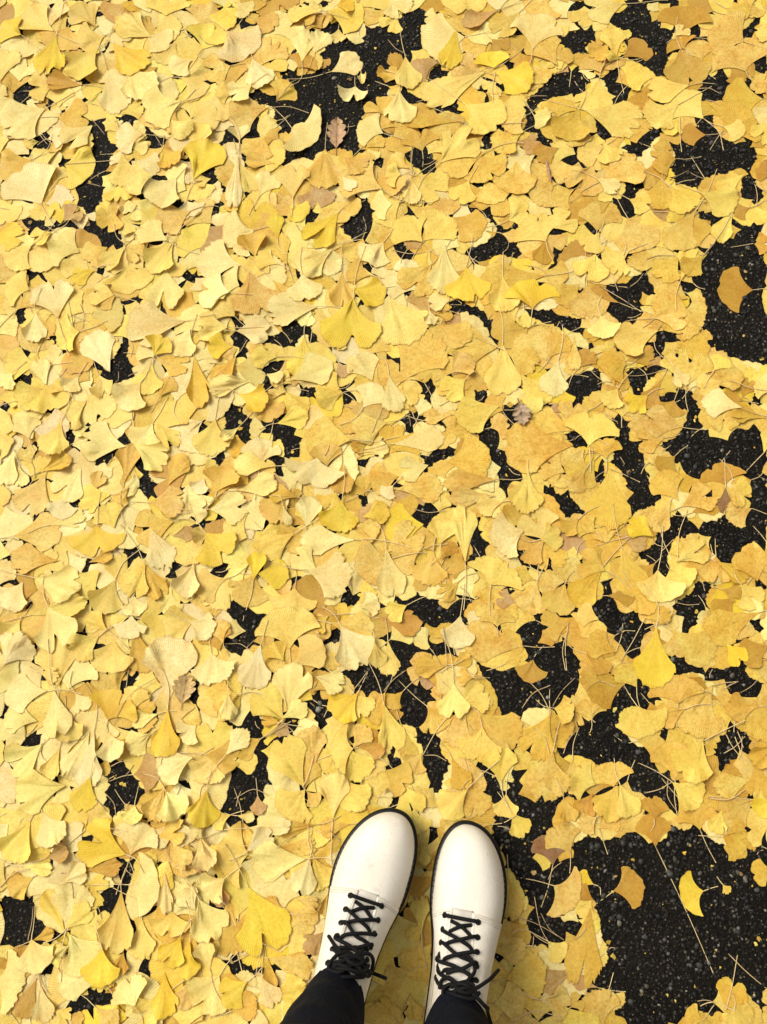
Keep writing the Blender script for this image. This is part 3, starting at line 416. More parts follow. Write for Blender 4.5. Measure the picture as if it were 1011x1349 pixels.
(758, 810, """130 0 300 0 300 60 290 150 250 240 195 185 250 180 230 90 180 50 150 30 110 60|310 50 370 25 410 50 360 130 350 210 310 220 250 240 290 160|460 45 500 80 510 140 490 110|500 330 500 280 550 205 590 250 680 275 660 300 560 290 540 330|680 300 720 280 800 255 800 290 760 330 700 330|800 320 820 280 880 275 910 305 1000 330 1000 370 960 440 920 450 860 410 810 370|870 90 940 50 1000 0 1011 0 1011 60 940 100 910 120|560 70 580 0 630 0 600 70|0 190 40 200 65 210 40 240 0 260|0 340 20 360 10 400 0 400|245 390 275 370 320 400 350 480 450 465 340 490 290 470 180 570 200 610 330 680 400 740 420 830 440 860 500 830 530 960 470 960 380 930 300 910 260 870 340 790 280 770 190 750 110 790 110 850 150 865 120 890 110 850 95 760 50 720 0 750 0 670 30 580 100 545 170 540 220 460|340 400 380 370 380 430 450 460 360 470|410 640 450 610 490 625 470 640|760 660 900 560 910 600 940 640 915 725 880 700 860 760 800 800 710 790 705 755 750 765|665 920 735 920 720 960 690 955|350 1000 360 1060 390 1079 360 1079|530 980 550 1000 545 1060 520 1060|0 640 30 600 20 660""",
"""440 50 430 350 200 v|335 380 250 260 140 m 350 490|520 70 720 230 220 m|780 160 860 260 110 v|980 -20 660 60 180 g|1030 160 890 220 160 o|535 475 510 335 260 g 545 590|770 400 580 320 120 o|290 470 330 660 290 y 265 370|540 500 400 560 130 g|765 410 650 660 290 m 860 350|780 400 880 450 80 g|1030 520 860 530 150 g|480 860 440 660 230 g 545 1060|700 690 600 880 230 y 900 555|520 890 660 1010 180 y|930 860 740 860 130 m|960 780 990 960 140 g|1030 640 900 740 130 g|235 895 220 755 240 m|155 865 30 800 210 y|240 890 300 1060 140 y|230 900 150 1070 170 g|100 940 30 1060 120 o|430 1079 430 950 150 o|550 960 640 1060 130 m|930 950 740 1040 190 m 710 960|1040 980 950 1060 130 v|240 170 120 70 140 g 260 40|60 200 200 250 160 o|250 370 60 450 220 o|130 20 20 -20 120 y|100 330 0 300 120 o|380 20 510 10 90 g 245 240|700 690 760 720 90 g"""),
(0, 1079, """0 390 60 430 100 440 110 480 180 450 240 540 290 590 320 620 270 660 160 610 140 640 0 660|220 180 235 130 245 150|635 330 660 260 715 185 705 290 650 340|500 470 560 380 610 350 625 360 560 460 530 540 505 510|640 370 690 375 695 450 660 420|805 180 840 150 905 135 905 170 890 260 850 210 870 160|130 430 150 405 165 430|390 985 490 900 590 940 600 970 520 955 410 990|460 1079 470 980 500 1000 535 1079|700 800 720 765 780 775 820 720 810 680 845 760 875 820 800 810|190 880 210 860 235 885 215 895|210 800 255 790 240 830|340 980 360 965 375 1000|750 930 790 890 780 930|370 605 425 580 400 605|930 630 1000 630 990 645|360 745 372 750 368 780|60 0 75 10 60 25|755 540 780 520 765 550""",
"""150 10 50 220 170 y|210 -40 290 130 170 p|660 190 430 90 260 v|680 195 740 20 240 p|600 40 530 10 80 p|685 352 830 340 330 p 455 350|630 380 600 700 180 y 655 260|750 550 740 775 150 y|900 490 880 620 220 y|870 270 870 490 80 p|920 630 850 790 140 v|990 640 950 840 140 v|860 810 870 1040 140 v|730 970 680 820 190 p|850 950 730 1060 160 m|360 610 470 800 230 p|540 680 520 880 190 v 500 540|520 880 300 900 190 p 600 960|345 605 400 370 200 p|350 605 490 500 110 g|330 600 240 390 120 y|190 310 60 380 150 g|150 650 190 830 200 p 175 460|-30 860 110 860 330 p|180 850 100 1050 110 o|200 880 230 1070 120 p|280 1010 350 1079 110 y|360 1010 450 1040 90 g|500 970 600 1060 130 m|920 130 990 250 130 t|830 100 970 40 140 m|470 310 640 290 90 o|230 210 350 170 100 t|110 250 260 270 80 p|320 340 440 260 120 p|150 650 270 600 70 g|340 640 280 680 60 p|1030 480 960 380 130 p|640 700 620 820 90 o|1000 850 960 1000 120 m"""),
(253, 1079, """210 0 245 0 245 50 225 40|405 350 440 325 460 330 450 360|120 780 150 690 190 690 210 760 240 750 330 715 340 790 320 830 240 790 190 770 140 790|420 710 470 720 450 740|460 895 485 875 470 900|550 640 570 640 550 715|200 390 225 360 220 395|70 290 90 300 80 325|340 820 370 830 360 850|700 350 740 350 720 355""",
"""300 185 150 190 330 y|290 170 420 80 140 p|620 200 350 240 200 p|620 200 570 390 140 p|430 150 640 150 80 m|650 30 470 60 90 g|290 360 420 690 290 v|360 680 210 580 200 g|490 490 380 440 90 o|30 440 100 640 190 p|150 300 30 390 170 p|40 80 100 250 120 p|60 300 10 180 110 t|150 310 140 460 100 t|90 800 60 650 110 p|320 840 170 800 80 o|330 830 390 980 120 p 375 690|290 860 160 960 170 v|140 830 30 1000 240 y|200 1020 330 970 150 g|390 740 620 800 150 m|370 700 400 900 80 g|500 490 640 570 170 m|530 420 660 450 70 m|690 600 600 700 120 t|640 200 700 360 150 g|400 960 580 900 170 m|830 30 680 50 100 o|740 340 710 520 90 t|260 40 480 30 90 p|200 -20 100 20 110 y|70 30 0 60 110 p"""),
(506, 1079, """570 60 600 0 650 0 640 40 680 60 640 130 600 140|760 0 880 0 860 40 780 110 740 150 690 180 640 150 700 130 760 60|640 160 740 150 840 260 860 290 960 240 1011 230 1011 330 900 350 920 400 915 530 960 560 1011 555 1011 590 930 600 880 640 850 690 800 650 720 640 780 590 770 540 800 430 740 410 700 320 660 280|200 70 280 90 280 110 220 120|230 160 255 170 245 200|35 640 90 540 70 620 80 670 40 690|20 940 110 920 130 960 110 1010 60 970|750 1045 880 1050 870 1070 800 1060""",
"""650 -20 700 110 140 y|570 30 330 60 130 y|855 270 830 100 190 b 835 470|990 190 910 40 190 m 985 290|900 355 1020 440 280 m 725 315|870 650 950 740 120 y 740 580|560 700 760 640 240 m|640 820 860 760 260 m|580 980 740 960 200 m|1030 800 820 880 120 t|680 290 720 500 130 g|200 600 190 420 100 y|200 540 110 610 80 y|280 300 130 380 110 o|330 110 260 280 110 o|200 140 220 240 60 y|220 620 100 780 200 m|150 800 30 880 120 t|70 1050 20 960 90 g|140 940 170 1060 100 m|850 960 980 990 180 m"""),
(758, 1079, """0 150 50 110 210 105 270 65 340 75 400 150 440 200 470 150 520 60 620 60 680 60 750 100 790 160 800 260 830 270 920 190 940 170 1011 170 1011 880 960 900 940 880 750 800 740 940 700 1010 640 960 580 950 570 1000 580 1079 190 1079 280 980 270 920 170 890 140 850 150 790 180 690 180 620 110 470 100 330 40 240 0 260|910 990 960 950 1011 960 1011 1040 940 1000|0 550 60 580 40 610 0 610|715 1040 750 1000 755 1050 730 1070""",
"""208 385 360 350 220 o 115 455|690 385 570 410 240 v 765 360|790 350 825 395 50 y|442 190 410 30 190 o 740 820|770 95 890 140 210 g 660 90|650 75 620 -60 200 g 755 235|130 90 220 20 150 m 180 190|110 40 20 90 140 m|790 -30 740 80 100 y|1040 60 950 130 100 y|1060 280 950 290 140 g|110 450 80 850 190 g|180 1070 150 900 220 m|130 900 0 860 80 t 275 920|-20 1000 40 950 100 g|805 1000 850 830 210 g 870 725|700 1030 600 990 130 g 745 990|800 990 790 1079 110 y|860 1020 960 1060 120 y"""),
]
# stalks without a leaf: x0 y0 (bend x y) x1 y1
STALKS = [
(0,0,"480 620 545 695|205 700 255 765|455 955 520 970|780 20 800 95"),
(253,0,"780 660 860 658|800 710 825 640|40 190 130 235|280 155 330 148"),
(506,0,"0 205 50 180|20 195 70 250 120 280|765 500 860 493|200 860 280 828|430 890 520 970|735 520 790 580|970 270 1000 170"),
(758,0,"205 75 265 125|412 305 418 385|0 415 45 480|500 945 595 890|595 890 680 935|940 950 1011 1010|170 450 290 430|650 460 770 480|690 515 765 545|960 1079 945 950|330 870 385 862"),
(0,270,"560 175 720 165|250 110 300 140|370 570 470 610|420 520 430 640|470 540 520 590|560 870 615 940|620 870 625 965|670 895 720 875|205 700 260 690"),
(253,270,"430 700 480 755|440 715 540 610|200 700 240 720|540 0 525 20|770 970 850 920|780 980 860 1050|790 975 690 980|785 985 740 1060|830 880 850 870|420 850 450 870"),
(506,270,"130 215 170 290|45 230 250 235|630 245 660 190|675 270 680 240|700 270 760 215|350 525 410 520|270 565 400 570|833 540 835 605|550 600 575 570|220 985 240 950|500 1030 530 1000"),
(758,270,"190 520 340 450|135 425 270 500 350 560|295 420 360 360|380 460 395 370|225 600 240 510|280 585 350 570|280 900 490 858|20 890 110 870|85 870 150 935|415 700 465 800|690 300 745 298|380 280 530 262|870 125 970 140|930 95 870 120|890 1005 940 1050"),
(0,540,"740 245 700 270|600 740 640 770|600 240 560 290|730 265 760 300"),
(253,540,"110 280 150 265|330 590 380 630|700 240 725 180|520 205 570 200|95 570 90 660|205 720 250 610|120 850 205 830"),
(506,540,"80 60 150 40|120 20 140 80|150 10 190 80|160 520 330 525|270 460 330 550|610 340 660 320|660 300 720 340|490 0 495 100|480 720 510 780|390 1079 430 980|400 930 460 1010|970 165 1011 150"),
(758,540,"240 240 265 280|260 340 355 370|260 590 275 535|530 640 590 550|380 760 430 800|410 680 470 720|460 740 520 680|535 1015 660 1020|480 800 520 850|105 360 160 320|0 150 35 130|640 880 690 950"),
(0,810,"130 640 190 580|580 800 690 775|660 850 700 790|550 940 610 1060|500 970 560 1040|680 985 640 1040|830 330 590 580"),
(253,810,"180 155 300 180|270 0 265 30|290 185 325 130|850 395 925 295|620 460 690 490|330 560 355 600|400 640 480 570|190 890 400 870|220 970 330 920 400 950|230 1010 255 930|530 610 480 580|340 780 370 750"),
(506,810,"0 400 115 290|75 345 210 470|220 30 310 28|240 170 300 270|730 490 880 370|890 480 1011 330|890 490 960 450 1011 435|410 920 450 870|215 740 330 770|310 60 330 290|445 300 560 330|960 290 970 80|950 730 1000 620"),
(758,810,"370 940 515 880|850 330 1011 270|870 410 970 340|975 330 1011 380|790 390 865 350|790 730 900 640|860 610 865 760|885 640 890 700|0 165 40 220|490 870 540 1040|460 30 500 60|715 330 730 285|745 290 750 325|0 330 40 275|700 965 900 920"),
(0,1079,"660 260 700 300|540 905 605 970|110 250 170 330|145 640 175 460|510 460 530 530|0 360 160 260|215 810 260 930|880 140 905 220"),
(253,1079,"70 480 220 360|150 400 230 570|270 740 335 790|160 830 175 720|455 150 545 85|340 830 370 680|730 60 800 130"),
(506,1079,"870 320 940 230|740 380 800 345|790 385 850 620 870 650|830 500 950 640|690 510 920 620|790 610 870 660|680 600 740 590|680 1060 940 1050|90 1050 140 920|210 60 270 50|600 40 670 60|790 620 780 680"),
(758,1079,"110 450 135 310|180 690 215 685|815 715 900 800 1011 895|650 965 740 970|965 190 1000 165|0 640 60 580"),
]

# ---------------------------------------------------------------- ground
gv = [(-60, -60, 0), (60, -60, 0), (60, 60, 0), (-60, 60, 0)]
ground_o = mesh_obj('asphalt_ground', gv, [(0, 1, 2, 3)], M_ASPHALT, smooth=False)
tag(ground_o, 'dark wet-looking asphalt with small grey stones under the fallen leaves', kind='structure')

# ---------------------------------------------------------------- the carpet of leaves
X0, Y0, X1, Y1, CELL = -2.0, -1.4, 2.0, 2.7, 0.003
NX, NY = int((X1 - X0) / CELL), int((Y1 - Y0) / CELL)
HT = np.zeros((NY, NX), np.float32)            # how high the carpet stands
ID = -np.ones((NY, NX), np.int32)              # which leaf is on top

BASE = {'p': (0.85, 0.730, 0.280), 'y': (0.83, 0.660, 0.150), 'v': (0.80, 0.600, 0.052), 'g': (0.71, 0.490, 0.080),
        'o': (0.57, 0.345, 0.045), 't': (0.56, 0.375, 0.140), 'm': (0.765, 0.575, 0.130), 'b': (0.30, 0.175, 0.060)}  # orange kind: real orange leaves, and shade under curled leaves put into colour
SPOT = {'p': 0.12, 'y': 0.25, 'v': 0.08, 'g': 0.45, 'o': 0.35, 't': 0.8, 'm': 0.85, 'b': 0.9}
LAYER = {'o': 0, 't': 0, 'b': 0, 'm': 1, 'g': 2, 'y': 3, 'p': 4, 'v': 5}


def cells(x, y):
    return (np.clip(((np.asarray(y) - Y0) / CELL).astype(int), 0, NY - 1), np.clip(((np.asarray(x) - X0) / CELL).astype(int), 0, NX - 1))


# bare patches, as a picture of the ground
GW, GH = 506, 675
gap_px = np.zeros((GH, GW), bool)
gap_w = np.zeros((GH, GW), np.float32)     # small patches weigh more, or they would be covered
POLYS = []
for (ox, oy, gs, ls) in TILES:
    for g in gs.split('|'):
        q = np.array(g.split(), float).reshape(-1, 2) / 4.0 + (ox, oy)
        POLYS.append(q)
        lo = np.maximum(np.floor(q.min(0) / 2).astype(int), 0)
        hi = np.minimum(np.ceil(q.max(0) / 2).astype(int) + 1, (GW, GH))
        if hi[0] <= lo[0] or hi[1] <= lo[1]:
            continue
        gx, gy = np.meshgrid(np.arange(lo[0], hi[0]) * 2 + 1.0, np.arange(lo[1], hi[1]) * 2 + 1.0)
        ins = np.zeros(gx.shape, bool)
        for a, b in zip(q, np.roll(q, -1, 0)):
            if a[1] != b[1]:
                ins ^= ((a[1] > gy) != (b[1] > gy)) & (gx < (b[0] - a[0]) * (gy - a[1]) / (b[1] - a[1]) + a[0])
        gap_px[lo[1]:hi[1], lo[0]:hi[0]] |= ins
        sub = gap_w[lo[1]:hi[1], lo[0]:hi[0]]
        sub[ins] = np.maximum(sub[ins], np.clip((220.0 / max(ins.sum(), 1)) ** 0.5, 1.0, 3.1))


def noise2(x, y, seed=0):
    r = np.random.RandomState(seed)
    s = np.zeros_like(x)
    for k in range(10):
        a, f, p = r.uniform(0, 6.28), r.uniform(5, 26), r.uniform(0, 6.28)
        s += np.sin((x * math.cos(a) + y * math.sin(a)) * f + p)
    return s / 10 ** 0.5


yy, xx = np.meshgrid(Y0 + (np.arange(NY) + 0.5) * CELL, X0 + (np.arange(NX) + 0.5) * CELL, indexing='ij')
PU, PV, PD = pixel(xx, yy, 0.005)
INFRAME = (PU >= 0) & (PU < IW) & (PV >= 0) & (PV < IH) & (PD > 0)
GAP = np.zeros((NY, NX), bool)
GAP[INFRAME] = gap_px[np.clip((PV[INFRAME] / 2).astype(int), 0, GH - 1), np.clip((PU[INFRAME] / 2).astype(int), 0, GW - 1)]
side = noise2(xx, yy, 3) + 0.9 * np.clip(xx - 0.1, -0.4, 1.0)
GAP[~INFRAME] = side[~INFRAME] > 1.25
# far outside the picture the leaves thin out
edge = np.minimum(np.minimum(xx - X0, X1 - xx), np.minimum(yy - Y0, Y1 - yy))
GAP |= (~INFRAME) & (noise2(xx * 2.2, yy * 2.2, 8) > 2.4 * np.clip((edge - 0.10) / 0.55, -0.6, 1) - 0.4 + 2.5 * (edge > 0.65))
GW_ = GAP.astype(np.float32)
GW_[INFRAME] = gap_w[np.clip((PV[INFRAME] / 2).astype(int), 0, GH - 1), np.clip((PU[INFRAME] / 2).astype(int), 0, GW - 1)]
# the bare strip at the lower right runs on outside the picture
GAP[(~INFRAME) & (PU > 960) & (PV > 1180) & (PV < 1600) & (side > -0.3)] = True
PXAREA = np.where(INFRAME, (FPX * CELL / np.maximum(PD, 0.1)) ** 2, 0).astype(np.float32)


class Leaf:
    pass


def blade(L, W, notch, seed, nu, nt):
    """Flat fan: x across, y away from the stalk; also u and t."""
    r = np.random.RandomState(seed)
    u = np.linspace(-1, 1, nu)[None, :]
    t = (np.linspace(0, 1, nt) ** 0.8)[:, None]
    t = 0.02 + 0.98 * t
    yc = L * min(max(0.28, 0.76 - 0.25 * W / L), 0.8)
    A = math.atan2(W / 2, yc)
    re = math.hypot(W / 2, yc) * 1.05
    a1, a2 = r.uniform(0.7, 1.45), r.uniform(0.7, 1.45)             # flanks hollow by different amounts
    Rm = L + (re - L) * np.abs(u) ** r.uniform(1.7, 2.3)
    k1, k2 = r.uniform(5, 9), r.uniform(14, 24)
    Rm = Rm * (1 + 0.022 * np.sin(k1 * u + r.uniform(0, 6)) + 0.014 * np.sin(k2 * u + r.uniform(0, 6)))
    rag = r.choice([0.4, 1.0, 2.2], p=[0.45, 0.35, 0.2])
    for kk in (31, 47):
        Rm = Rm * (1 + 0.010 * rag * np.sin(kk * u + r.uniform(0, 6)))
    if r.rand() < 0.35:                              # a split or a bite in the rim
        Rm = Rm * (1 - r.uniform(0.08, 0.28) * np.exp(-((u - r.uniform(-0.7, 0.7)) / r.uniform(0.035, 0.09)) ** 2))
    nd = notch
    Rm = Rm * (1 - nd * np.exp(-((u - r.uniform(-0.12, 0.12)) / (0.07 + 0.10 * nd)) ** 2))
    Rm = Rm * (1 - 0.05 * np.clip((np.abs(u) - 0.88) / 0.12, 0, 1) ** 2)
    tt = t ** 1.0
    th = u * A * np.where(u < 0, a1 * 0.55 + (1 - a1 * 0.55) * tt, a2 * 0.55 + (1 - a2 * 0.55) * tt)
    rr = t * (L * 0.9 + (Rm - L * 0.9) * t ** 2)
    return rr * np.sin(th), rr * np.cos(th), np.broadcast_to(u, rr.shape), np.broadcast_to(t, rr.shape)


def curl(L, W, X, Y, u, t, amp, seed):
    r = np.random.RandomState(seed + 77)
    c1, c2 = r.normal(0, 0.55), r.normal(0, 0.5)
    if r.rand() < 0.30:
        c1 = abs(c1) + 0.5                           # both flanks lift
    z = c1 * (np.abs(X) / (W / 2)) ** 2 + c2 * t ** 2 * 0.8
    z = z + 0.35 * t ** 2 * np.sin(r.uniform(3, 7) * u + r.uniform(0, 6))
    z = z + 0.14 * t ** 3 * np.sin(r.uniform(9, 16) * u + r.uniform(0, 6))
    if r.rand() < 0.35:                               # one flank turns up
        s = r.choice([-1, 1])
        z = z + 1.5 * np.clip(s * u - 0.35, 0, 1) ** 2 * t
    return amp * z


LEAVES = []


def add_leaf(bx, by, ang, L, W, kind, layer, spec=None, notch=None, fine=True):
    f = Leaf()
    f.bx, f.by, f.ang, f.L, f.W, f.kind, f.layer, f.stalk = bx, by, ang, L, W, kind, layer, spec
    f.seed = len(LEAVES) * 7 + 5
    r = np.random.RandomState(f.seed)
    if notch is None:
        notch = r.choice([0.0, 0.04, 0.12, 0.30, 0.45], p=[.3, .25, .2, .15, .1]) * (1.0 if W > 0.75 * L else 0.3)
    f.notch = notch
    f.nu, f.nt = (33, 8) if fine else (11, 5)
    f.fine = fine
    f.X, f.Y, f.u, f.t = blade(L, W, notch, f.seed, f.nu, f.nt)
    ca, sa = math.cos(ang), math.sin(ang)            # ang: heading of the fan, from +y clockwise
    f.wx = bx + f.X * ca + f.Y * sa
    f.wy = by - f.X * sa + f.Y * ca
    c = np.array(BASE[kind])
    c = c * (1 + r.normal(0, 0.05)) * np.array([1, 1 + r.normal(0, 0.022), 1 + r.normal(0, 0.13)])
    f.col = np.clip(c, 0.01, 0.9)
    f.spot = float(np.clip(SPOT[kind] + r.normal(0, 0.12), 0, 1))
    LEAVES.append(f)
    return f


def dense(A, k=4):
    """Finer sampling of a grid, for painting it on the ground raster."""
    n, m = A.shape
    i = np.linspace(0, n - 1, (n - 1) * k + 1); j = np.linspace(0, m - 1, (m - 1) * k + 1)
    i0 = np.minimum(i.astype(int), n - 2); j0 = np.minimum(j.astype(int), m - 2)
    a = (i - i0)[:, None]; b = (j - j0)[None, :]
    return (A[i0][:, j0] * (1 - a) * (1 - b) + A[i0 + 1][:, j0] * a * (1 - b) + A[i0][:, j0 + 1] * (1 - a) * b + A[i0 + 1][:, j0 + 1] * a * b)


def foot(f):
    if not hasattr(f, 'cells'):
        k = 4 if f.fine else 6
        n = f.L * 1.2 / CELL
        k = max(2, int(math.ceil(max(n / (f.nt - 1), f.W * 1.3 / CELL / (f.nu - 1)) * 1.15)))
        f.k = k
        iy, ix = cells(dense(f.wx, k), dense(f.wy, k))[0], None
        f.ciy, f.cix = cells(dense(f.wx, k), dense(f.wy, k))
        lin = np.unique(f.ciy.astype(np.int64) * NX + f.cix)
        f.cells = (lin // NX, lin % NX)
    return f.cells


def over_gap(p, a, L, W):
    tu, tv = np.meshgrid(np.linspace(-1, 1, 11), np.linspace(0.15, 1, 8))
    A = math.atan2(W / 2, L * min(max(0.28, 0.76 - 0.25 * W / L), 0.8))
    th_ = tu * A * (0.55 + 0.45 * tv)
    i, j = cells(p[0] + L * tv * np.sin(a + th_), p[1] + L * tv * np.cos(a + th_))
    return GW_[i, j].mean()


# leaves read off the photograph
for (ox, oy, gs, ls) in TILES:
    for s in ls.split('|'):
        q = s.split()
        k = q[5]
        a_ = np.random.RandomState(len(LEAVES) + 900).rand()
        if ox + float(q[0]) / 4 < 680:               # much of the orange there is only shade, partly kept as leaf colour
            k = {'o': 'g' if a_ < 0.6 else 'o', 't': 'm' if a_ < 0.5 else 't', 'g': 'y' if a_ < 0.3 else 'g'}.get(k, k)
        a = [float(z) / 4 for z in q[:5]]
        s0, e0 = np.array([a[0] + ox, a[1] + oy]), np.array([a[2] + ox, a[3] + oy])
        z = 0.010
        gs_, ge = ground(*s0, z), ground(*e0, z)
        d = (e0 - s0) / np.linalg.norm(e0 - s0)
        pr = np.array([-d[1], d[0]]) * a[4] / 2
        mid = s0 * 0.35 + e0 * 0.65
        Wm = np.linalg.norm(ground(*(mid + pr), z) - ground(*(mid - pr), z))
        v = ge - gs_
        spec = None
        if len(q) >= 8:
            spec = ground(float(q[6]) / 4 + ox, float(q[7]) / 4 + oy, z)
        Lm = float(np.linalg.norm(v)) * 1.06; Wm = Wm * 1.05; an = math.atan2(v[0], v[1]); p0 = gs_
        b0 = over_gap(p0, an, Lm, Wm)
        if 0.012 < b0 < 0.36 and spec is None or spec is not None and 0.03 < b0 < 0.2:                     # edges were read roughly: keep off the bare patches
            rr_ = np.random.RandomState(len(LEAVES))
            best = (b0, p0, an, Lm, Wm)
            for _ in range(220):
                dp = rr_.normal(0, 0.0075, 2); da = rr_.normal(0, 0.16); sl, sw = rr_.uniform(0.80, 1.05), rr_.uniform(0.80, 1.05)
                sc_ = over_gap(p0 + dp, an + da, Lm * sl, Wm * sw) + 1.8 * np.linalg.norm(dp) + 0.09 * abs(da) + 0.12 * (2 - sl - sw)
                if sc_ < best[0]:
                    best = (sc_, p0 + dp, an + da, Lm * sl, Wm * sw)
            _, p0, an, Lm, Wm = best
        gs_ = p0
        f = add_leaf(gs_[0], gs_[1], an, Lm, float(Wm), k, 10 + LAYER[k], spec, notch=0.32 if (k == 'v' and a[4] > 69) else None)
        f.hand = True
        _unused = (math.atan2(v[0], v[1]),)
        # flat and trodden on the right, loose and curled on the left
        right = np.clip((s0[0] - 350) / 450, 0, 1)
        r = np.random.RandomState(f.seed + 3)
        f.amp = (0.0060 - 0.0030 * right) * r.uniform(0.3, 1.7) * (0.75 if k == 'm' else 1.0)
hand_n = len(LEAVES)

cover = np.zeros((NY, NX), bool)
for f in LEAVES:
    cover[foot(f)] = True

# the leaves between and beneath them: fill whatever is not bare
TH, TD = math.cos(0), 0
def pick_kind(u, v):
    right = np.clip((u - 250) / 550, 0, 1)
    wts = np.array([0.44 - 0.34 * right, 0.36 - 0.08 * right, 0.03, 0.09 + 0.09 * right, 0.02 + 0.02 * right, 0.008 + 0.015 * right, 0.06 + 0.32 * right])
    return 'pyvgotm'[rng.choice(7, p=wts / wts.sum())]


free = np.argwhere(~cover & ~GAP)
rng.shuffle(free)
for (iy, ix) in free:
    if cover[iy, ix]:
        continue
    if INFRAME[iy, ix]:                              # slivers between leaves stay open
        loc_ = cover[iy - 4:iy + 5, ix - 4:ix + 5].mean()
        if loc_ > 0.62 and rng.rand() < 0.8:
            continue
    x, y = X0 + (ix + 0.5) * CELL, Y0 + (iy + 0.5) * CELL
    u0, v0, _ = PU[iy, ix], PV[iy, ix], 0
    near = False and -260 < u0 < IW + 260 and -260 < v0 < IH + 260
    fine = bool(INFRAME[iy, ix])
    best = None
    for trial in range(16 if fine else 2):
        if fine and trial >= 10:
            L = rng.uniform(0.025, 0.038); W = L * rng.uniform(0.9, 1.5)
        else:
            L = rng.uniform(0.036, 0.060); W = L * rng.uniform(1.1, 1.7)
        a = rng.uniform(0, 2 * math.pi)
        fr = rng.uniform(0.3, 0.9)
        bx, by = x - math.sin(a) * L * fr, y - math.cos(a) * L * fr
        # quick look at the fan's middle points
        tu, tv = np.meshgrid(np.linspace(-1, 1, 11), np.linspace(0.15, 1, 8))
        A = math.atan2(W / 2, L * min(max(0.28, 0.76 - 0.25 * W / L), 0.8))
        th_ = a + tu * A * (0.55 + 0.45 * tv)
        ci, cj = cells(bx + L * tv * np.sin(th_), by + L * tv * np.cos(th_))
        bad = GW_[ci, cj].mean(); new = (~cover[ci, cj] & ~GAP[ci, cj]).mean()
        score = new * L * W * 400 - 16 * max(0, bad - 0.012)
        if best is None or score > best[0]:
            best = (score, bx, by, a, L, W, bad)
    _, bx, by, a, L, W, bad = best
    if bad > 0.065:
        continue
    k = pick_kind(u0, v0)
    f = add_leaf(bx, by, a, L, W, k, 5 - LAYER[k] * 0.02 + rng.uniform(-3, 3), None, fine=fine)
    f.hand = False
    right = np.clip((u0 - 350) / 450, 0, 1)
    f.amp = (0.0036 - 0.0022 * right) * rng.uniform(0.3, 1.3)
    cover[foot(f)] = True

# lay them down one after another
order = sorted(range(len(LEAVES)), key=lambda i: (LEAVES[i].layer + np.random.RandomState(i).uniform(-0.9, 0.9)))
STALK_R = 0.00056


def height_at(x, y):
    i, j = cells(x, y)
    h = HT[i, j]
    for di, dj in ((-1, 0), (1, 0), (0, -1), (0, 1)):
        h = np.maximum(h, HT[np.clip(i + di, 0, NY - 1), np.clip(j + dj, 0, NX - 1)])
    return h


def lay_stalk(pts, z0, r=STALK_R, n=10):
    """A stalk along points on the ground, resting on whatever lies there."""
    p = smooth_path(pts, n)
    h = height_at(p[:, 0], p[:, 1]) + r
    for _ in range(3):                                  # stiff: it bridges hollows
        s = h.copy(); s[1:-1] = np.maximum(h[1:-1], (h[:-2] + h[2:]) / 2 * 0.98); h = s
    if z0 is not None:
        wgt = np.clip(1 - np.linspace(0, 4, n), 0, 1)
        h = np.maximum(h, 0) * (1 - wgt) + wgt * z0
    path = np.c_[p, h]
    q = smooth_path(path, 40)
    i, j = cells(q[:, 0], q[:, 1])
    np.maximum.at(HT, (i, j), (q[:, 2] + r * 0.6).astype(np.float32))
    return path


for oi in order:
    f = LEAVES[oi]
    r = np.random.RandomState(f.seed + 9)
    hs = height_at(f.wx, f.wy)
    cz = curl(f.L, f.W, f.X, f.Y, f.u, f.t, f.amp, f.seed)
    if f.kind == 'b':
        cz = cz * 0.3
    M = np.c_[np.ones(hs.size), f.X.ravel() / f.L, f.Y.ravel() / f.L]
    co = np.linalg.lstsq(M, hs.ravel(), rcond=None)[0]
    co[1:] = np.clip(co[1:], -0.014, 0.014)
    plane = (M @ co).reshape(hs.shape)
    Z = plane + cz
    lift = np.percentile(hs - Z, 72)
    Z = np.maximum(Z + lift, hs + 0.0006)
    for _ in range(3):
        S = Z.copy()
        S[1:-1] += Z[2:] + Z[:-2] - 2 * Z[1:-1] if False else 0
        S[1:-1] = 0.5 * Z[1:-1] + 0.25 * (Z[2:] + Z[:-2])
        S[:, 1:-1] = 0.5 * S[:, 1:-1] + 0.25 * (S[:, 2:] + S[:, :-2])
        Z = np.maximum(S, hs + 0.0006)
    Z[0, :] = Z[0].mean()
    Z = np.minimum(Z, 0.055)
    f.Z = Z
    foot(f)
    zd = dense(Z, f.k).astype(np.float32)
    np.maximum.at(HT, (f.ciy, f.cix), zd)
    ID[f.cells] = oi
    # its stalk
    f.path = None
    has = f.stalk is not None or r.rand() < (0.8 if f.hand else 0.3)
    if has:
        d = np.array([math.sin(f.ang), math.cos(f.ang)])
        b0 = np.array([f.bx, f.by])
        if f.stalk is not None:
            e = f.stalk
            mid = (b0 + e) / 2 + np.array([-(e - b0)[1], (e - b0)[0]]) * r.uniform(-0.06, 0.06)
        else:
            ln = f.L * r.uniform(0.5, 1.15)
            t1 = r.normal(0, 0.32)
            d1 = -np.array([d[0] * math.cos(t1) - d[1] * math.sin(t1), d[0] * math.sin(t1) + d[1] * math.cos(t1)])
            mid = b0 - d * ln * 0.45
            e = mid + d1 * ln * 0.55
        f.path = lay_stalk([b0 + d * f.L * 0.03, mid, e], float(Z[0, 0]) + 0.0003)

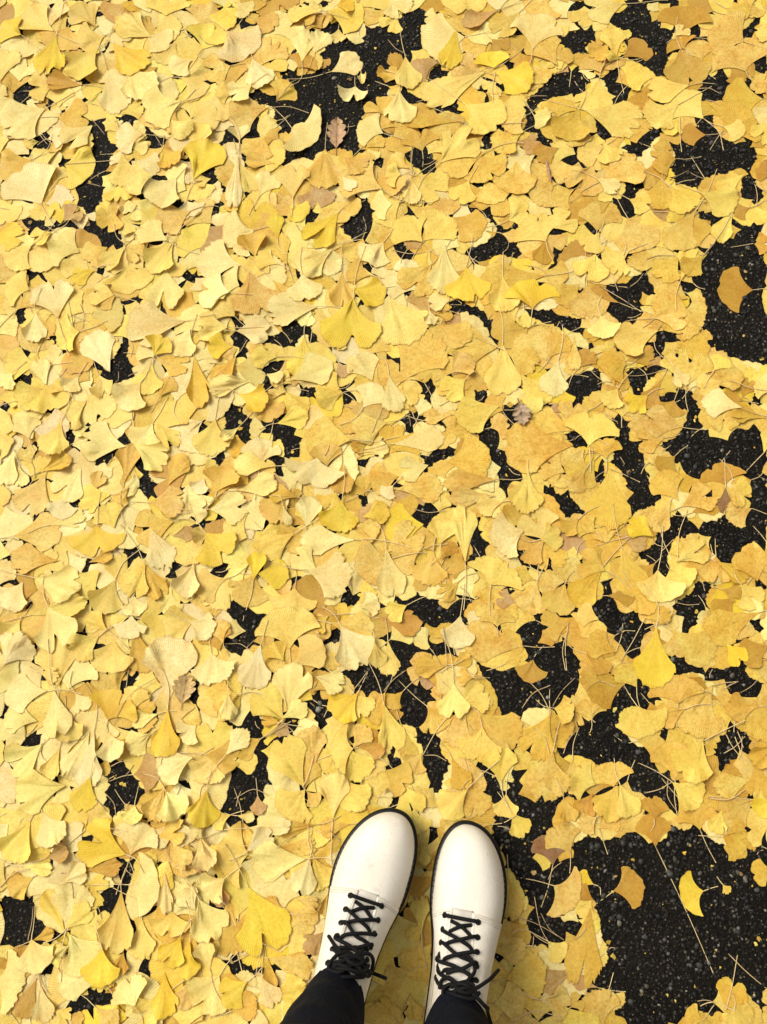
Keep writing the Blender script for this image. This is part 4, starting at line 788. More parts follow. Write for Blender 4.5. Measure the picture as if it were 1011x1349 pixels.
# loose stalks, on top
LOOSE = []
for (ox, oy, s) in STALKS:
    for q in s.split('|'):
        if random.random() < 0.3:
            continue
        a = np.array(q.split(), float).reshape(-1, 2) / 4 + (ox, oy)
        g = [ground(*p, 0.006) for p in a]
        if len(g) == 2:
            dd = g[1] - g[0]
            g = [g[0], (g[0] + g[1]) / 2 + np.array([-dd[1], dd[0]]) * random.uniform(-0.15, 0.15), g[1]]
        LOOSE.append((a, lay_stalk(g, None, 0.0006)))

# how much of each leaf shows
vis = np.bincount(ID[ID >= 0].ravel(), weights=PXAREA[ID >= 0].ravel(), minlength=len(LEAVES))
rank = np.argsort(-vis)
SINGLE = set(int(i) for i in rank[:300] if vis[i] > 0)
print('leaves', len(LEAVES), 'read off', hand_n, 'shown >40px', int((vis > 40).sum()), 'smallest single', vis[rank[299]])


def blade_mesh(f, off):
    V = np.stack([f.wx, f.wy, f.Z], -1).reshape(-1, 3)
    uv = np.stack([f.u * 0.5 + 0.5, f.t], -1).reshape(-1, 2)
    col = np.tile(np.r_[f.col, f.spot], (len(V), 1))
    # paler towards the stalk or richer: each leaf its own way
    r = np.random.RandomState(f.seed + 21)
    g = r.normal(0, 0.10) * (1 - f.t.reshape(-1, 1))
    col[:, :3] *= 1 + g * np.array([[0.5, 1.0, 2.0]])
    return V, grid_faces(f.nt, f.nu, off), uv, np.clip(col, 0, 1)


def stalk_mesh(f):
    n = len(f.path)
    rr = np.linspace(1.15, 0.85, n) * STALK_R
    rr[-1] *= 1.3
    return tube(f.path, rr, 5)


def stalk_col(f, n):
    c = np.array([0.74, 0.56, 0.26]) * (0.85 if f.kind in 'gomtb' else 1.0)
    return np.tile(c, (n, 1))


bv, bf, bu, bc, bn = [], [], [], [], 0
sv, sf, scol, sn = [], [], [], 0
for i, f in enumerate(LEAVES):
    if i in SINGLE:
        continue
    V, F, U, C = blade_mesh(f, bn)
    bv.append(V); bf += F; bu.append(U); bc.append(C); bn += len(V)
    if f.path is not None:
        V, F = stalk_mesh(f)
        sv.append(V); sf += [tuple(k + sn for k in q) for q in F]; scol.append(stalk_col(f, len(V))); sn += len(V)
litter = mesh_obj('leaf_litter', np.concatenate(bv), bf, M_LEAF, uv=np.concatenate(bu), col=np.concatenate(bc))
tag(litter, 'carpet of smaller and half-hidden yellow ginkgo leaves filling in between the larger ones', kind='stuff')
stems = mesh_obj('leaf_stalk_litter', np.concatenate(sv), sf, M_STALK, col=np.concatenate(scol))
tag(stems, 'thin pale leaf stalks strewn through the carpet of leaves', kind='stuff')

# ---------------------------------------------------------------- single leaves
KIND_WORD = {'p': 'pale yellow', 'y': 'yellow', 'v': 'vivid yellow', 'g': 'golden', 'o': 'orange-gold', 't': 'tan', 'm': 'mottled yellow', 'b': 'dark brown'}
cellx, celly, celln = [np.bincount(ID[ID >= 0].ravel(), weights=q, minlength=len(LEAVES)) for q in
                       ((PU * INFRAME)[ID >= 0].ravel(), (PV * INFRAME)[ID >= 0].ravel(), (INFRAME * 1.0)[ID >= 0].ravel())]
bare = ID < 0


def heading_word(ang, x, y):
    """Which way the fan opens, as seen in the photograph."""
    u0, v0, _ = pixel(x, y); u1, v1, _ = pixel(x + math.sin(ang) * 0.01, y + math.cos(ang) * 0.01)
    a = math.degrees(math.atan2(u1 - u0, -(v1 - v0))) % 360
    return ['upward', 'to upper right', 'to the right', 'to lower right', 'downward', 'to lower left', 'to the left', 'to upper left'][int((a + 22.5) // 45) % 8]


USED = set()


def unique(label):
    n = 0
    while label in USED:
        n += 1
        label = label.replace(' photo', ['', ' the photo', ' the picture'][min(n - 1, 2)])
    USED.add(label)
    return label


def setting(f):
    ci, cj = f.cells
    ring = 0; tot = 0
    for d in (-7, 7):
        for (a, b) in ((d, 0), (0, d)):
            i = np.clip(ci + a, 0, NY - 1); j = np.clip(cj + b, 0, NX - 1)
            out = ID[i, j] != ID[ci, cj]
            ring += bare[i, j].sum(); tot += out.sum() + 1
    return ring / tot


for i in sorted(SINGLE):
    f = LEAVES[i]
    base = (f.bx, f.by, float(f.Z[0, 0]))
    root = empty('ginkgo_leaf', base)
    V, F, U, C = blade_mesh(f, 0)
    b_ = mesh_obj('blade', V, F, M_LEAF, root, uv=U, col=C, loc=base)
    b_.location = (0, 0, 0)
    if f.path is not None:
        V, F = stalk_mesh(f)
        s_ = mesh_obj('stalk', V, F, M_STALK, root, col=stalk_col(f, len(V)), loc=base)
        s_.location = (0, 0, 0)
    form = 'two-lobed ' if f.notch > 0.22 else ('narrow ' if f.W < 0.8 * f.L else ('wide ' if f.W > 1.75 * f.L else ''))
    size = 'large ' if f.L * f.W > 0.0042 else ('small ' if f.L * f.W < 0.0014 else '')
    cu, cv = cellx[i] / max(celln[i], 1), celly[i] / max(celln[i], 1)
    rg = setting(f)
    wh = ' alone on bare asphalt,' if rg > 0.62 else (' edging bare asphalt,' if rg > 0.25 else '')
    if wh and size and form:
        size = ''
    for parts_ in ((size, form, wh), ('', form, wh), ('', '', wh), ('', '', '')):
        lab = '%s%s%s ginkgo leaf opening %s,%s %d%% across, %d%% down photo' % (parts_[0], parts_[1], KIND_WORD[f.kind], heading_word(f.ang, f.bx, f.by).replace('to the ', '').replace('to ', ''), parts_[2], round(cu / IW * 100), round(cv / IH * 100))
        if len(re.findall(r'[A-Za-z0-9%-]+', lab)) <= 15:
            break
    tag(root, unique(lab), 'leaf', 'fallen ginkgo leaves on the asphalt')

for a, path in LOOSE:
    V, F = tube(path, np.linspace(0.00066, 0.00044, len(path)), 5)
    col = np.tile(np.array([0.66, 0.46, 0.22]) * random.uniform(0.6, 1.05), (len(V), 1))
    o = mesh_obj('leaf_stalk', V, F, M_STALK, None, col=col, loc=path[0])
    d = a[-1] - a[0]
    deg = math.degrees(math.atan2(-d[1], d[0])) % 180
    lie = ['level', 'slanting up right', 'upright', 'slanting up left'][int((deg + 22.5) // 45) % 4]
    c = a.mean(0)
    iy, ix = cells(*ground(*c))
    on = 'bare asphalt' if GAP[iy, ix] else 'yellow leaves'
    lab = 'loose thin leaf stalk %s over %s, %d%% across, %d%% down photo' % (lie, on, round(c[0] / IW * 100), round(c[1] / IH * 100))
    tag(o, unique(lab), 'leaf stalk', 'loose leaf stalks')

# ---------------------------------------------------------------- other leaves among them
M_DRY = tint_material('dry brown leaf', 0.65, 0.2, 0.5, 180.0)


def oak_leaf(tip, base, width, colr, label):
    t_, b_ = ground(*tip, 0.006), ground(*base, 0.006)
    ax = t_ - b_; L = np.linalg.norm(ax); ax /= L
    pe = np.array([ax[1], -ax[0]])
    Wm = L * width
    n = 60
    s = np.linspace(0, 1, n)
    env = np.sin(np.pi * np.clip(s, 0.02, 0.985) ** 0.75) ** 0.8
    lob = 0.62 + 0.38 * np.abs(np.sin(s * np.pi * 4.2 + 0.5)) ** 0.7
    half = Wm / 2 * env * lob
    V, C = [], []
    for k, q in enumerate((-1, -0.5, 0, 0.5, 1)):
        p = b_[None] + ax[None] * (s * L)[:, None] + pe[None] * (q * half)[:, None] + ax[None] * (abs(q) * half * 0.45)[:, None]
        z = height_at(p[:, 0], p[:, 1])
        z = np.maximum(z, np.convolve(np.pad(z, 4, 'edge'), np.ones(9) / 9, 'valid')) + 0.0012 + 0.004 * abs(q) ** 2
        V.append(np.c_[p, z]); C.append(np.tile(np.array(colr) * (0.8 if q == 0 else 1.0), (n, 1)))
    V = np.concatenate([v[:, None] for v in V], 1).reshape(-1, 3); C = np.concatenate([c[:, None] for c in C], 1).reshape(-1, 3)
    loc = (b_[0], b_[1], 0)
    root = empty('oak_leaf', loc)
    o = mesh_obj('blade', V, grid_faces(n, 5), M_DRY, root, col=C, loc=loc); o.location = (0, 0, 0)
    m = np.c_[b_[None] + ax[None] * np.linspace(-0.25, 0.95, 12)[:, None] * L, np.full(12, 0)]
    m[:, 2] = np.interp(np.linspace(-0.25, 0.95, 12), s, V.reshape(n, 5, 3)[:, 2, 2]) + 0.0003
    v, fc = tube(m, np.linspace(0.0006, 0.0003, 12), 5)
    o = mesh_obj('midrib', v, fc, M_DRY, root, col=np.tile(np.array(colr) * 0.55, (len(v), 1)), loc=loc); o.location = (0, 0, 0)
    tag(root, label, 'leaf')


oak_leaf((444, 153), (443, 193), 0.55, (0.45, 0.28, 0.15), 'small pinkish brown lobed oak leaf on the bare asphalt near the top')
oak_leaf((690, 560), (684, 531), 0.75, (0.38, 0.27, 0.17), 'grey-brown lobed oak leaf tucked between yellow ginkgo leaves right of centre')
oak_leaf((246, 888), (240, 926), 0.85, (0.54, 0.37, 0.15), 'tan curled oak leaf among the pale leaves at lower left')
g0, g1 = ground(720, 207, 0.01), ground(727, 237, 0.01)
bp = np.c_[np.linspace(g0, g1, 9), np.zeros(9)]
bp[:, 2] = height_at(bp[:, 0], bp[:, 1]).max() + 0.0015
bv_, bf_ = tube(bp, 0.0028 * np.sin(np.linspace(0.25, 2.9, 9)) * (1 + 0.3 * np.sin(np.arange(9) * 2.1)), 7)
bk = mesh_obj('bark_chip', bv_, bf_, M_DRY, None, col=np.tile((0.40, 0.23, 0.13), (len(bv_), 1)), loc=bp[0])
tag(bk, 'slim reddish brown bark chip lying on mottled leaves, upper right', 'bark chip')

# ---------------------------------------------------------------- loose stones on the bare asphalt
bm = bmesh.new(); bmesh.ops.create_icosphere(bm, subdivisions=1, radius=1.0)
ico_v = np.array([v.co[:] for v in bm.verts]); ico_f = [tuple(v.index for v in q.verts) for q in bm.faces]; bm.free()
spots = np.argwhere(bare & (PU > -200) & (PU < IW + 200) & (PV > -150) & (PV < IH + 150))
rng2 = np.random.RandomState(4)
pick = spots[rng2.randint(0, len(spots), 7500)]
gvv, gff, gcc, gn = [], [], [], 0
for (iy, ix) in pick:
    x = X0 + (ix + rng2.rand()) * CELL; y = Y0 + (iy + rng2.rand()) * CELL
    u0 = PU[iy, ix]
    if rng2.rand() > 0.35 + 0.65 * np.clip((u0 - 300) / 400, 0, 1):
        continue
    sz = min(0.0009 + rng2.exponential(0.0011), 0.0052)
    a = rng2.uniform(0, 6.28)
    v = ico_v * (1 + rng2.uniform(-0.22, 0.22, (len(ico_v), 1))) * np.array([1.0, rng2.uniform(0.55, 0.95), rng2.uniform(0.4, 0.6)]) * sz
    v = np.c_[v[:, 0] * math.cos(a) - v[:, 1] * math.sin(a) + x, v[:, 0] * math.sin(a) + v[:, 1] * math.cos(a) + y, v[:, 2] + sz * 0.15]
    lum = np.clip(0.016 * np.exp(rng2.normal(0.2, 1.1)), 0.005, 0.24)
    c = lum * np.array([1.0, rng2.uniform(0.86, 0.98), rng2.uniform(0.62, 0.9)])
    gvv.append(v); gff += [tuple(k + gn for k in q) for q in ico_f]; gcc.append(np.tile(c, (len(v), 1))); gn += len(v)
grav = mesh_obj('gravel', np.concatenate(gvv), gff, M_STONE, None, col=np.concatenate(gcc))
tag(grav, 'small grey and brown stones in the asphalt between the leaves', kind='stuff')

# crumbs of torn leaf on the asphalt
pick = spots[rng2.randint(0, len(spots), 420)]
gvv, gff, gcc, gn = [], [], [], 0
for (iy, ix) in pick:
    x = X0 + (ix + rng2.rand()) * CELL; y = Y0 + (iy + rng2.rand()) * CELL
    sz = min(0.0012 + rng2.exponential(0.0011), 0.005)
    n = 7
    th = np.linspace(0, 6.28, n, endpoint=False) + rng2.uniform(0, 0.5, n)
    rr = sz * rng2.uniform(0.45, 1.1, n)
    st_ = rng2.uniform(0.4, 1.0)
    a = rng2.uniform(0, 6.28)
    px_, py_ = rr * np.cos(th), rr * np.sin(th) * st_
    v = np.c_[x + px_ * math.cos(a) - py_ * math.sin(a), y + px_ * math.sin(a) + py_ * math.cos(a), 0.0012 + rng2.uniform(0, 0.0014, n)]
    v = np.r_[v, [[x, y, 0.0024]]]
    c = np.array(BASE['gotmyb'[rng2.choice(6, p=[.25, .25, .2, .1, .1, .1])]]) * rng2.uniform(0.5, 0.95)
    gvv.append(v); gff += [(gn + k, gn + (k + 1) % n, gn + n) for k in range(n)]; gcc.append(np.tile(c, (n + 1, 1))); gn += n + 1
crumb = mesh_obj('leaf_crumbs', np.concatenate(gvv), gff, M_DRY, None, col=np.concatenate(gcc))
tag(crumb, 'tiny torn yellow and brown leaf crumbs scattered on the bare asphalt', kind='stuff')

# ---------------------------------------------------------------- the person: boots and trousers
person = empty('person', (0, -0.24, 0))
tag(person, 'person standing in white lace-up boots and dark navy trousers, seen from above', 'person')
BL = 0.285


class Boot:
    """side = +1: the inner side of the foot is at +x (a left foot)."""

    def __init__(self, toe_px, heel_px, side, lace_x, wide=1.0):
        self.T, self.B = ground(*toe_px, 0.02), ground(*heel_px, 0.03)
        d = self.T - self.B
        self.fw = d / np.linalg.norm(d)
        self.rt = np.array([self.fw[1], -self.fw[0]])
        self.side, self.lace_x, self.wide = side, lace_x, wide
        self.lift = 0.012                                   # stands on the leaves

    def world(self, p):
        p = np.asarray(p, float)
        xy = self.T[None] + (p.reshape(-1, 3)[:, 1:2] - BL) * self.fw[None] + p.reshape(-1, 3)[:, 0:1] * self.rt[None]
        return np.c_[xy, p.reshape(-1, 3)[:, 2] + self.lift].reshape(p.shape)

    def local(self, u, v, z):
        g = ground(u, v, z + self.lift) - self.T
        return np.array([g @ self.rt, BL + g @ self.fw, z])

    def hit(self, u, v, lift):
        """The point lift metres above the upper that pixel (u, v) shows."""
        for z in np.arange(0.20, 0.02, -0.0008):
            p = self.local(u, v, z)
            if 0.01 < p[1] < BL - 0.01:
                xi = self.xi_raw(p[1], p[0])
                if abs(xi) < 1 and float(self.surf(np.array(p[1]), np.array(xi))[2]) + lift >= z:
                    return p
        return self.local(u, v, 0.09 + lift)

    def xi_raw(self, y, x):
        l, r = self.up(y)
        return float((x - (l + r) / 2) / ((r - l) / 2))

    def outline(self, y, inset=0.0):
        """Left and right edge of the foot at y (heel 0, toe BL)."""
        y = np.asarray(y, float)
        xo = catmull([0, .03, .07, .11, .15, .175, .195, .205], [.034, .034, .036, .0395, .0465, .0515, .0530, .0530], np.minimum(y, .205))
        xi = catmull([0, .03, .07, .11, .15, .175, .195, .205], [.034, .034, .0335, .034, .0395, .0455, .0475, .0475], np.minimum(y, .205))
        R = BL - .196 - inset
        t = np.clip((y - .196) / R, 0, 1)
        xo, xi = xo * self.wide, xi * self.wide
        fr = (1 - t ** 2.25) ** (1 / 2.1)
        sh = 0.0075 * t ** 1.4
        h = np.clip((0.036 - inset * 0 - y) / (0.036 - inset), 0, 1)
        bk = (1 - h ** 2.4) ** (1 / 2.4)
        xo = (xo - inset) * fr * bk - sh; xi = (xi - inset) * fr * bk + sh
        return (-xo, xi) if self.side > 0 else (-xi, xo)

    Z0 = 0.0285

    def up(self, y):
        return self.outline(y, np.interp(y, [.09, .20], [.0006, .0038]))

    def h(self, y):
        y = np.asarray(y, float)
        b = catmull([0, .06, .085, .10, .115, .13, .15, .17, .19, .213, .225], [.118, .120, .121, .119, .1095, .0940, .0755, .0625, .0545, .0490, .0470], np.minimum(y, .225))
        R = BL - .213 - 0.0038
        t = np.clip((y - .213) / R, 0, 1)
        return b * (1 - t ** 2.7) ** (1 / 2.3)

    def surf(self, y, xi, off=0.0):
        """Point of the upper at y and across position xi in -1..1, pushed out by off."""
        y = np.asarray(y, float); xi = np.asarray(xi, float)
        y, xi = np.broadcast_arrays(y, xi)

        def pt(y, xi):
            l, r = self.up(y)
            n = np.interp(y, [.09, .16, .22], [5.0, 2.9, 2.6]); m = np.interp(y, [.09, .16, .22], [2.6, 2.0, 1.9])
            z = self.Z0 + self.h(y) * np.clip(1 - np.abs(xi) ** n, 0, 1) ** (1 / m)
            # shallow walking creases behind the toe
            for yc_, d_, w_ in ((0.1965, 0.0010, 0.0020), (0.2040, 0.0008, 0.0018), (0.2125, 0.0005, 0.0022)):
                z = z - d_ * np.exp(-((y - yc_ - 0.005 * np.sin(2.3 * xi + yc_ * 900)) / w_) ** 2) * np.clip(1.15 - np.abs(xi), 0, 1)
            # the instep narrows towards the top
            k = 1 - 0.17 * np.clip((z - self.Z0) / 0.12, 0, 1) * np.clip((0.19 - y) / 0.07, 0, 1)
            x = (l + r) / 2 + (r - l) / 2 * xi * k
            return np.stack([x, y, z], -1)
        p = pt(y, xi)
        if np.any(off):
            e = 1e-4
            yc, xc = np.clip(y, 0.004, BL - 0.0062), np.clip(xi, -0.985, 0.985)
            dn = np.cross(pt(yc, xc + e) - pt(yc, xc - e), pt(yc + e, xc) - pt(yc - e, xc))
            dn /= np.linalg.norm(dn, axis=-1)[..., None] + 1e-15
            p = p + dn * np.asarray(off)[..., None]
        return p

    def xi_of(self, y, x):
        l, r = self.up(y)
        return np.clip((x - (l + r) / 2) / ((r - l) / 2), -0.98, 0.98)


def patch(B, fy, fxi, nu, nv, off, skirt, pc):
    """A thin panel over the upper with its border turned down on to it."""
    u, v = np.meshgrid(np.linspace(0, 1, nu), np.linspace(0, 1, nv), indexing='ij')
    y = fy(u, v); xi = fxi(y, u, v)
    o = np.full(u.shape, off)
    P = B.surf(y, xi, o)
    big = np.zeros((nu + 2, nv + 2, 3))
    big[1:-1, 1:-1] = P
    low = B.surf(y, xi, np.full(u.shape, off - skirt))
    big[0, 1:-1], big[-1, 1:-1], big[1:-1, 0], big[1:-1, -1] = low[0], low[-1], low[:, 0], low[:, -1]
    big[0, 0], big[0, -1], big[-1, 0], big[-1, -1] = low[0, 0], low[0, -1], low[-1, 0], low[-1, -1]
    pc.add(B.world(big.reshape(-1, 3)), grid_faces(nu + 2, nv + 2))


def make_boot(B, label, bow):
    # upper
    yy_ = BL - 0.0038 - (BL - 0.0038) * (1 - np.cos(np.linspace(0, np.pi, 150))) / 2
    th = np.linspace(0, np.pi, 49)
    xi = np.sign(np.cos(th)) * np.abs(np.cos(th)) ** 0.8
    V = np.array([B.surf(np.full(xi.shape, y), xi) for y in yy_])
    upper = mesh_obj('boot', B.world(V.reshape(-1, 3)), grid_faces(150, 49), M_LEATHER, person)
    if label:
        upper['label'] = label
    # sole
    n = 90
    ys = BL * (1 - np.cos(np.linspace(0, np.pi, n))) / 2
    rows = []
    for off, z in ((0.006, 0.0), (0.0008, 0.002), (0.0, 0.006), (0.0, 0.0105), (0.0012, 0.0115), (0.0012, 0.0125), (0, 0.0135), (0, 0.0175), (0.0012, 0.0185), (0.0012, 0.0195), (0, 0.0205), (-0.0006, 0.0255), (0.0004, 0.0280), (0.0018, 0.0290), (0.012, 0.0292)):
        a = BL / (BL - 2 * off)
        yq = off + ys / BL * (BL - 2 * off)
        l, r = B.outline(ys)
        c = (l + r) / 2
        sc = np.clip(((r - l) / 2 - off) / np.maximum((r - l) / 2, 1e-6), 0, 2)
        l2, r2 = c + (l - c) * sc, c + (r - c) * sc
        rows.append(np.r_[np.c_[l2, yq, np.full(n, z)], np.c_[r2, yq, np.full(n, z)][::-1][1:-1]])
    m = len(rows[0])
    F = grid_faces(len(rows), m, 0, True)
    F.append(tuple(range(m))[::-1]); F.append(tuple((len(rows) - 1) * m + k for k in range(m)))
    sole = mesh_obj('sole', B.world(np.concatenate(rows)), F, M_SOLE, upper)
    # welt thread
    st = Pieces()
    l, r = B.outline(ys, 0.0028)
    loop = np.r_[np.c_[l, ys], np.c_[r, ys][::-1]]
    loop[:, 1] = 0.0034 + loop[:, 1] / BL * (BL - 0.0068)
    dl = np.r_[0, np.cumsum(np.linalg.norm(np.diff(loop, axis=0), axis=1))]
    for s in np.arange(0.0, dl[-1], 0.0068):
        q = np.linspace(s, s + 0.0042, 4)
        if q[-1] > dl[-1]:
            break
        p = np.c_[np.interp(q, dl, loop[:, 0]), np.interp(q, dl, loop[:, 1]), [0.0288, 0.0296, 0.0296, 0.0288]]
        st.add(*tube(B.world(p), 0.00055, 5))
    st.obj('welt_stitching', M_STITCH, upper)
    # the two lacing panels over the tongue
    lx = B.lace_x
    Y0q, Y1q = 0.186, 0.03

    def facing(y, s):
        return lx + s * np.interp(y, [.10, .19], [0.0165, 0.0115])
    for s in (-1, 1):
        pc = Pieces()
        fy = lambda u, v: (Y0q - 0.012 * v ** 1.6) + (Y1q - (Y0q - 0.012 * v ** 1.6)) * u
        def fxi(y, u, v, s=s):
            x0 = B.xi_of(y, facing(y, s))
            return x0 + (s * 0.975 - x0) * v ** 0.9
        patch(B, fy, fxi, 46, 22, 0.0018, 0.0024, pc)
        pc.obj('lacing_panel', M_LEATHER, upper)
        # stitched double seam along the front edge and the facing
        sp = Pieces()
        for dlt in (0.0032, 0.0056):
            v = np.linspace(0.06, 0.95, 40)
            y = Y0q - 0.012 * v ** 1.6 - dlt
            sp.add(*tube(B.world(B.surf(y, fxi(y, 0, v), np.full(40, 0.0019))), 0.00035, 4))
        y = np.linspace(Y0q - 0.004, 0.09, 60)
        x = facing(y, s) + s * 0.0026
        sp.add(*tube(B.world(B.surf(y, B.xi_of(y, x), np.full(60, 0.0019))), 0.00028, 4))
        sp.obj('seam_thread', M_SEAM, upper)
    pc = Pieces()
    patch(B, lambda u, v: 0.188 + (0.070 - 0.188) * u, lambda y, u, v: B.xi_of(y, lx + (v - 0.5) * np.interp(y, [.10, .19], [0.036, 0.026])), 40, 9, 0.0006, 0.0012, pc)
    pc.obj('tongue', M_TONGUE, upper)
    # eyelets down the two panels, equal steps along the instep
    yl = np.linspace(0.19, 0.06, 400)
    c = B.surf(yl, B.xi_of(yl, lx))
    arc = np.r_[0, np.cumsum(np.linalg.norm(np.diff(c, axis=0), axis=1))]
    ey = np.interp(0.0135 + 0.0172 * np.arange(8), arc, yl)
    EP = {}
    for s in (-1, 1):
        for k, y in enumerate(ey):
            x = facing(y, s) + s * 0.0072
            p0 = B.surf(np.array(y), np.array(B.xi_of(y, x)), np.array(0.0018))
            p1 = B.surf(np.array(y), np.array(B.xi_of(y, x)), np.array(0.0034))
            EP[(s, k)] = (p0, p1, y, x)
            if k < 6:
                nrm = (p1 - p0) / np.linalg.norm(p1 - p0)
                prof = np.array([p0 - nrm * 0.0006, p0 + nrm * 0.0006, p0 + nrm * 0.0013, p0 + nrm * 0.0016])
                mesh_obj('eyelet', *tube(B.world(prof), [0.0037, 0.0036, 0.0028, 0.0016], 14), M_EYELET, upper)
    # lace
    lc = Pieces()
    R = 0.0022

    def on(y, x, o):
        return B.surf(np.array(y), np.array(B.xi_of(y, x)), np.array(o))
    a, b = EP[(-1, 0)], EP[(1, 0)]
    mid = on((a[2] + b[2]) / 2, lx, 0.0048)
    lc.add(*tube(B.world(smooth_path([on(a[2], a[3] - 0.001, 0.0012), a[1] + (0, 0, 0.0008), mid, b[1] + (0, 0, 0.0008), on(b[2], b[3] + 0.001, 0.0012)], 22)), R, 8))
    for k in range(0, 8):
        for s in (-1, 1):
            p0, p1, y, x = EP[(s, k)]
            if k + 1 < 8:
                y2 = ey[k + 1]
                xo = facing(y2, -s)
                o2 = 0.0036 + 0.0012 * (s > 0)
                if k == 0:                                  # under the panels, seen only over the tongue
                    xs = facing(y, s)
                    lc.add(*tube(B.world(smooth_path([on(y - 0.004, xs, 0.0014), on((y + y2) / 2, lx, 0.0024 + 0.001 * (s > 0)), on(y2, xo, 0.0014)], 14)), R, 8))
                    continue
                ym = (y + y2) / 2
                pts = [on(y, x, 0.0010), on(y - 0.0006, x - s * 0.0022, 0.0046), on(ym, lx + s * 0.001, o2 + 0.0022), on(y2 + 0.002, xo, 0.0022), on(y2, xo - s * 0.003, 0.0004)]
                if k >= 6:
                    continue
                if k >= 2:
                    jit = np.random.RandomState(k * 2 + (s > 0)).uniform(-0.003, 0.003, (5, 3)); jit[0] = 0
                    pts = [p + j + (0, 0, 0.0012) for p, j in zip(pts, jit)]
                lc.add(*tube(B.world(smooth_path(pts, 20)), R, 8))
    # knot, two loops and two loose ends
    for pts in bow:
        q = np.array([B.world(B.hit(u, v, z)) for (u, v, z) in pts])
        lc.add(*tube(smooth_path(q, 40), R * 0.95, 8))
    lc.obj('lace', M_LACE, upper)
    return upper


M_SEAM = plain('seam thread', (0.50, 0.45, 0.37), 0.6, 0.2)
LB = Boot((519, 1064), (450, 1300), +1, 0.000)
RB = Boot((625, 1082), (597, 1320), -1, -0.0065, 0.96)
make_boot(LB, None, [
    [(470, 1262, .008), (456, 1254, .014), (440, 1262, .012), (433, 1276, .010), (446, 1281, .014), (466, 1270, .012)],
    [(468, 1262, .009), (484, 1256, .013), (492, 1267, .012), (489, 1281, .010), (474, 1276, .014), (464, 1266, .012)],
    [(466, 1264, .012), (455, 1259, .013), (446, 1251, .008), (433, 1233, .004)],
    [(468, 1266, .012), (482, 1276, .014), (494, 1283, .012), (509, 1289, .020)],
    [(452, 1257, .011), (462, 1268, .016), (472, 1272, .016), (478, 1262, .013), (468, 1256, .010)],
    [(438, 1270, .008), (452, 1272, .013), (470, 1282, .014), (488, 1279, .010)],
    [(450, 1250, .006), (470, 1248, .008), (486, 1251, .006)],
    [(442, 1276, .010), (458, 1277, .016), (476, 1281, .016), (486, 1272, .012)],
    [(446, 1262, .010), (460, 1258, .015), (476, 1264, .015), (484, 1274, .012)],
    [(436, 1282, .006), (444, 1270, .010), (458, 1264, .014), (474, 1258, .012), (480, 1246, .006)],
])
make_boot(RB, None, [
    [(606, 1300, .010), (592, 1288, .012), (581, 1294, .009), (579, 1303, .006)],
    [(606, 1302, .012), (592, 1297, .013), (584, 1306, .010), (584, 1315, .006)],
    [(608, 1300, .010), (618, 1290, .013), (626, 1278, .012), (621, 1264, .010), (612, 1256, .008)],
    [(608, 1302, .014), (626, 1302, .016), (640, 1294, .022), (657, 1278, .022)],
    [(610, 1302, .014), (624, 1310, .016), (636, 1322, .014), (644, 1338, .012), (648, 1352, .010)],
    [(598, 1296, .012), (606, 1306, .018), (620, 1308, .018), (624, 1298, .014), (612, 1294, .013)],
    [(590, 1308, .010), (604, 1312, .016), (622, 1316, .016), (632, 1308, .012)],
    [(588, 1282, .006), (604, 1278, .009), (620, 1284, .008)],
    [(598, 1306, .012), (612, 1302, .019), (626, 1305, .015), (630, 1316, .012)],
    [(594, 1301, .010), (606, 1296, .015), (622, 1303, .017), (628, 1312, .013)],
    [(585, 1322, .006), (594, 1312, .011), (606, 1304, .014), (618, 1312, .014)],
])


# trousers: two legs and a seat, one skin
def ring(c, rx, ry, ax, n=40, wob=0.0, seed=0):
    th = np.linspace(0, 2 * np.pi, n, endpoint=False)
    r = np.random.RandomState(seed)
    k = 1 + wob * (np.sin(3 * th + r.uniform(0, 6)) + 0.6 * np.sin(5 * th + r.uniform(0, 6)))
    fw = np.array([ax[0], ax[1], 0]); rt = np.array([ax[1], -ax[0], 0])
    return np.asarray(c)[None] + (np.cos(th) * rx * k)[:, None] * rt[None] + (np.sin(th) * ry * k)[:, None] * fw[None]


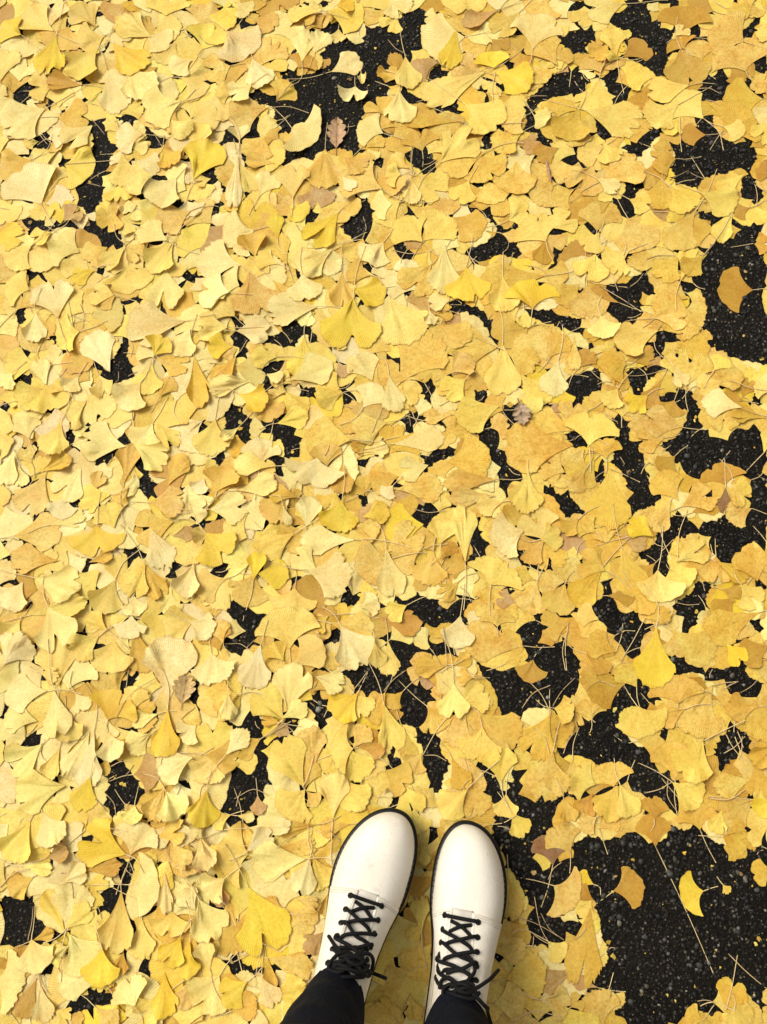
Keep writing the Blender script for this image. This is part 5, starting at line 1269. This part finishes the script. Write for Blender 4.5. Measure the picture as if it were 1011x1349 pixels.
def leg_pieces(B, knee, hip, tr):
    lx0 = B.world(np.array([0.0, 0.060, 0.118]))
    a = np.array([lx0[0], lx0[1], 0.148])
    kn, hp = np.array(knee), np.array(hip)
    rows = []
    S = [(0.0, .0375, .0535), (.015, .0390, .0545), (.06, .0420, .0545), (.12, .0455, .0545), (.22, .050, .056), (.36, .060, .062), (.50, .064, .066), (.64, .070, .074), (.82, .082, .086), (1.0, .092, .098)]
    ts = np.array([s[0] for s in S])
    for i, t in enumerate(np.linspace(0, 1, 46)):
        c = a + (kn - a) * min(t / 0.5, 1) if t < 0.5 else kn + (hp - kn) * (t - 0.5) / 0.5
        rx = catmull(ts, [s[1] for s in S], t); ry = catmull(ts, [s[2] for s in S], t)
        bunch = 0.0042 * math.sin(i * 1.9 + 0.8) * math.exp(-t * 8) if i else 0
        if i == 0:
            rows.append(ring(c - (0, 0, 0.0015), rx + 0.0012, ry + 0.0012, B.fw * 0.7 + np.array([0, 0.3]), 40, 0.022, 0))
        rows.append(ring(c, rx + bunch, ry + bunch, B.fw * 0.7 + np.array([0, 0.3]), 40, 0.022, int(i / 2)))
    inner = [ring(a + (0, 0, 0.004 * k), .0375 - .003, .0535 - .003, B.fw, 40) for k in (0, 3)]
    rows = inner[::-1] + rows
    V = np.concatenate(rows)
    F = grid_faces(len(rows), 40, 0, True)
    F.append(tuple((len(rows) - 1) * 40 + k for k in range(40)))
    tr.add(V, F)
    return rows


tr = Pieces()
la = LB.world(np.array([0.0, 0.052, 0.118])); ra = RB.world(np.array([0.0, 0.052, 0.118]))
leg_pieces(LB, (la[0] - 0.045, la[1] - 0.045, 0.46), (la[0] - 0.02, la[1] - 0.10, 0.86), tr)
leg_pieces(RB, (ra[0] + 0.005, ra[1] - 0.035, 0.46), (ra[0] - 0.03, ra[1] - 0.10, 0.86), tr)
hc = (np.array([la[0] - 0.02, la[1] - 0.10]) + np.array([ra[0] - 0.03, ra[1] - 0.10])) / 2
span = abs(ra[0] - la[0]) / 2
rows = [ring((hc[0], hc[1], z), span + rx, ry, np.array([0, 1.0]), 40) for z, rx, ry in ((0.80, .055, .085), (0.84, .082, .100), (0.90, .085, .108), (0.96, .070, .105), (1.02, .050, .098))]
tr.add(np.concatenate(rows), grid_faces(len(rows), 40, 0, True) + [tuple(range(40))[::-1], tuple(4 * 40 + k for k in range(40))])
trousers = tr.obj('trousers', M_DENIM, person)
for ch in list(person.children):
    ch.matrix_parent_inverse = person.matrix_basis.inverted()
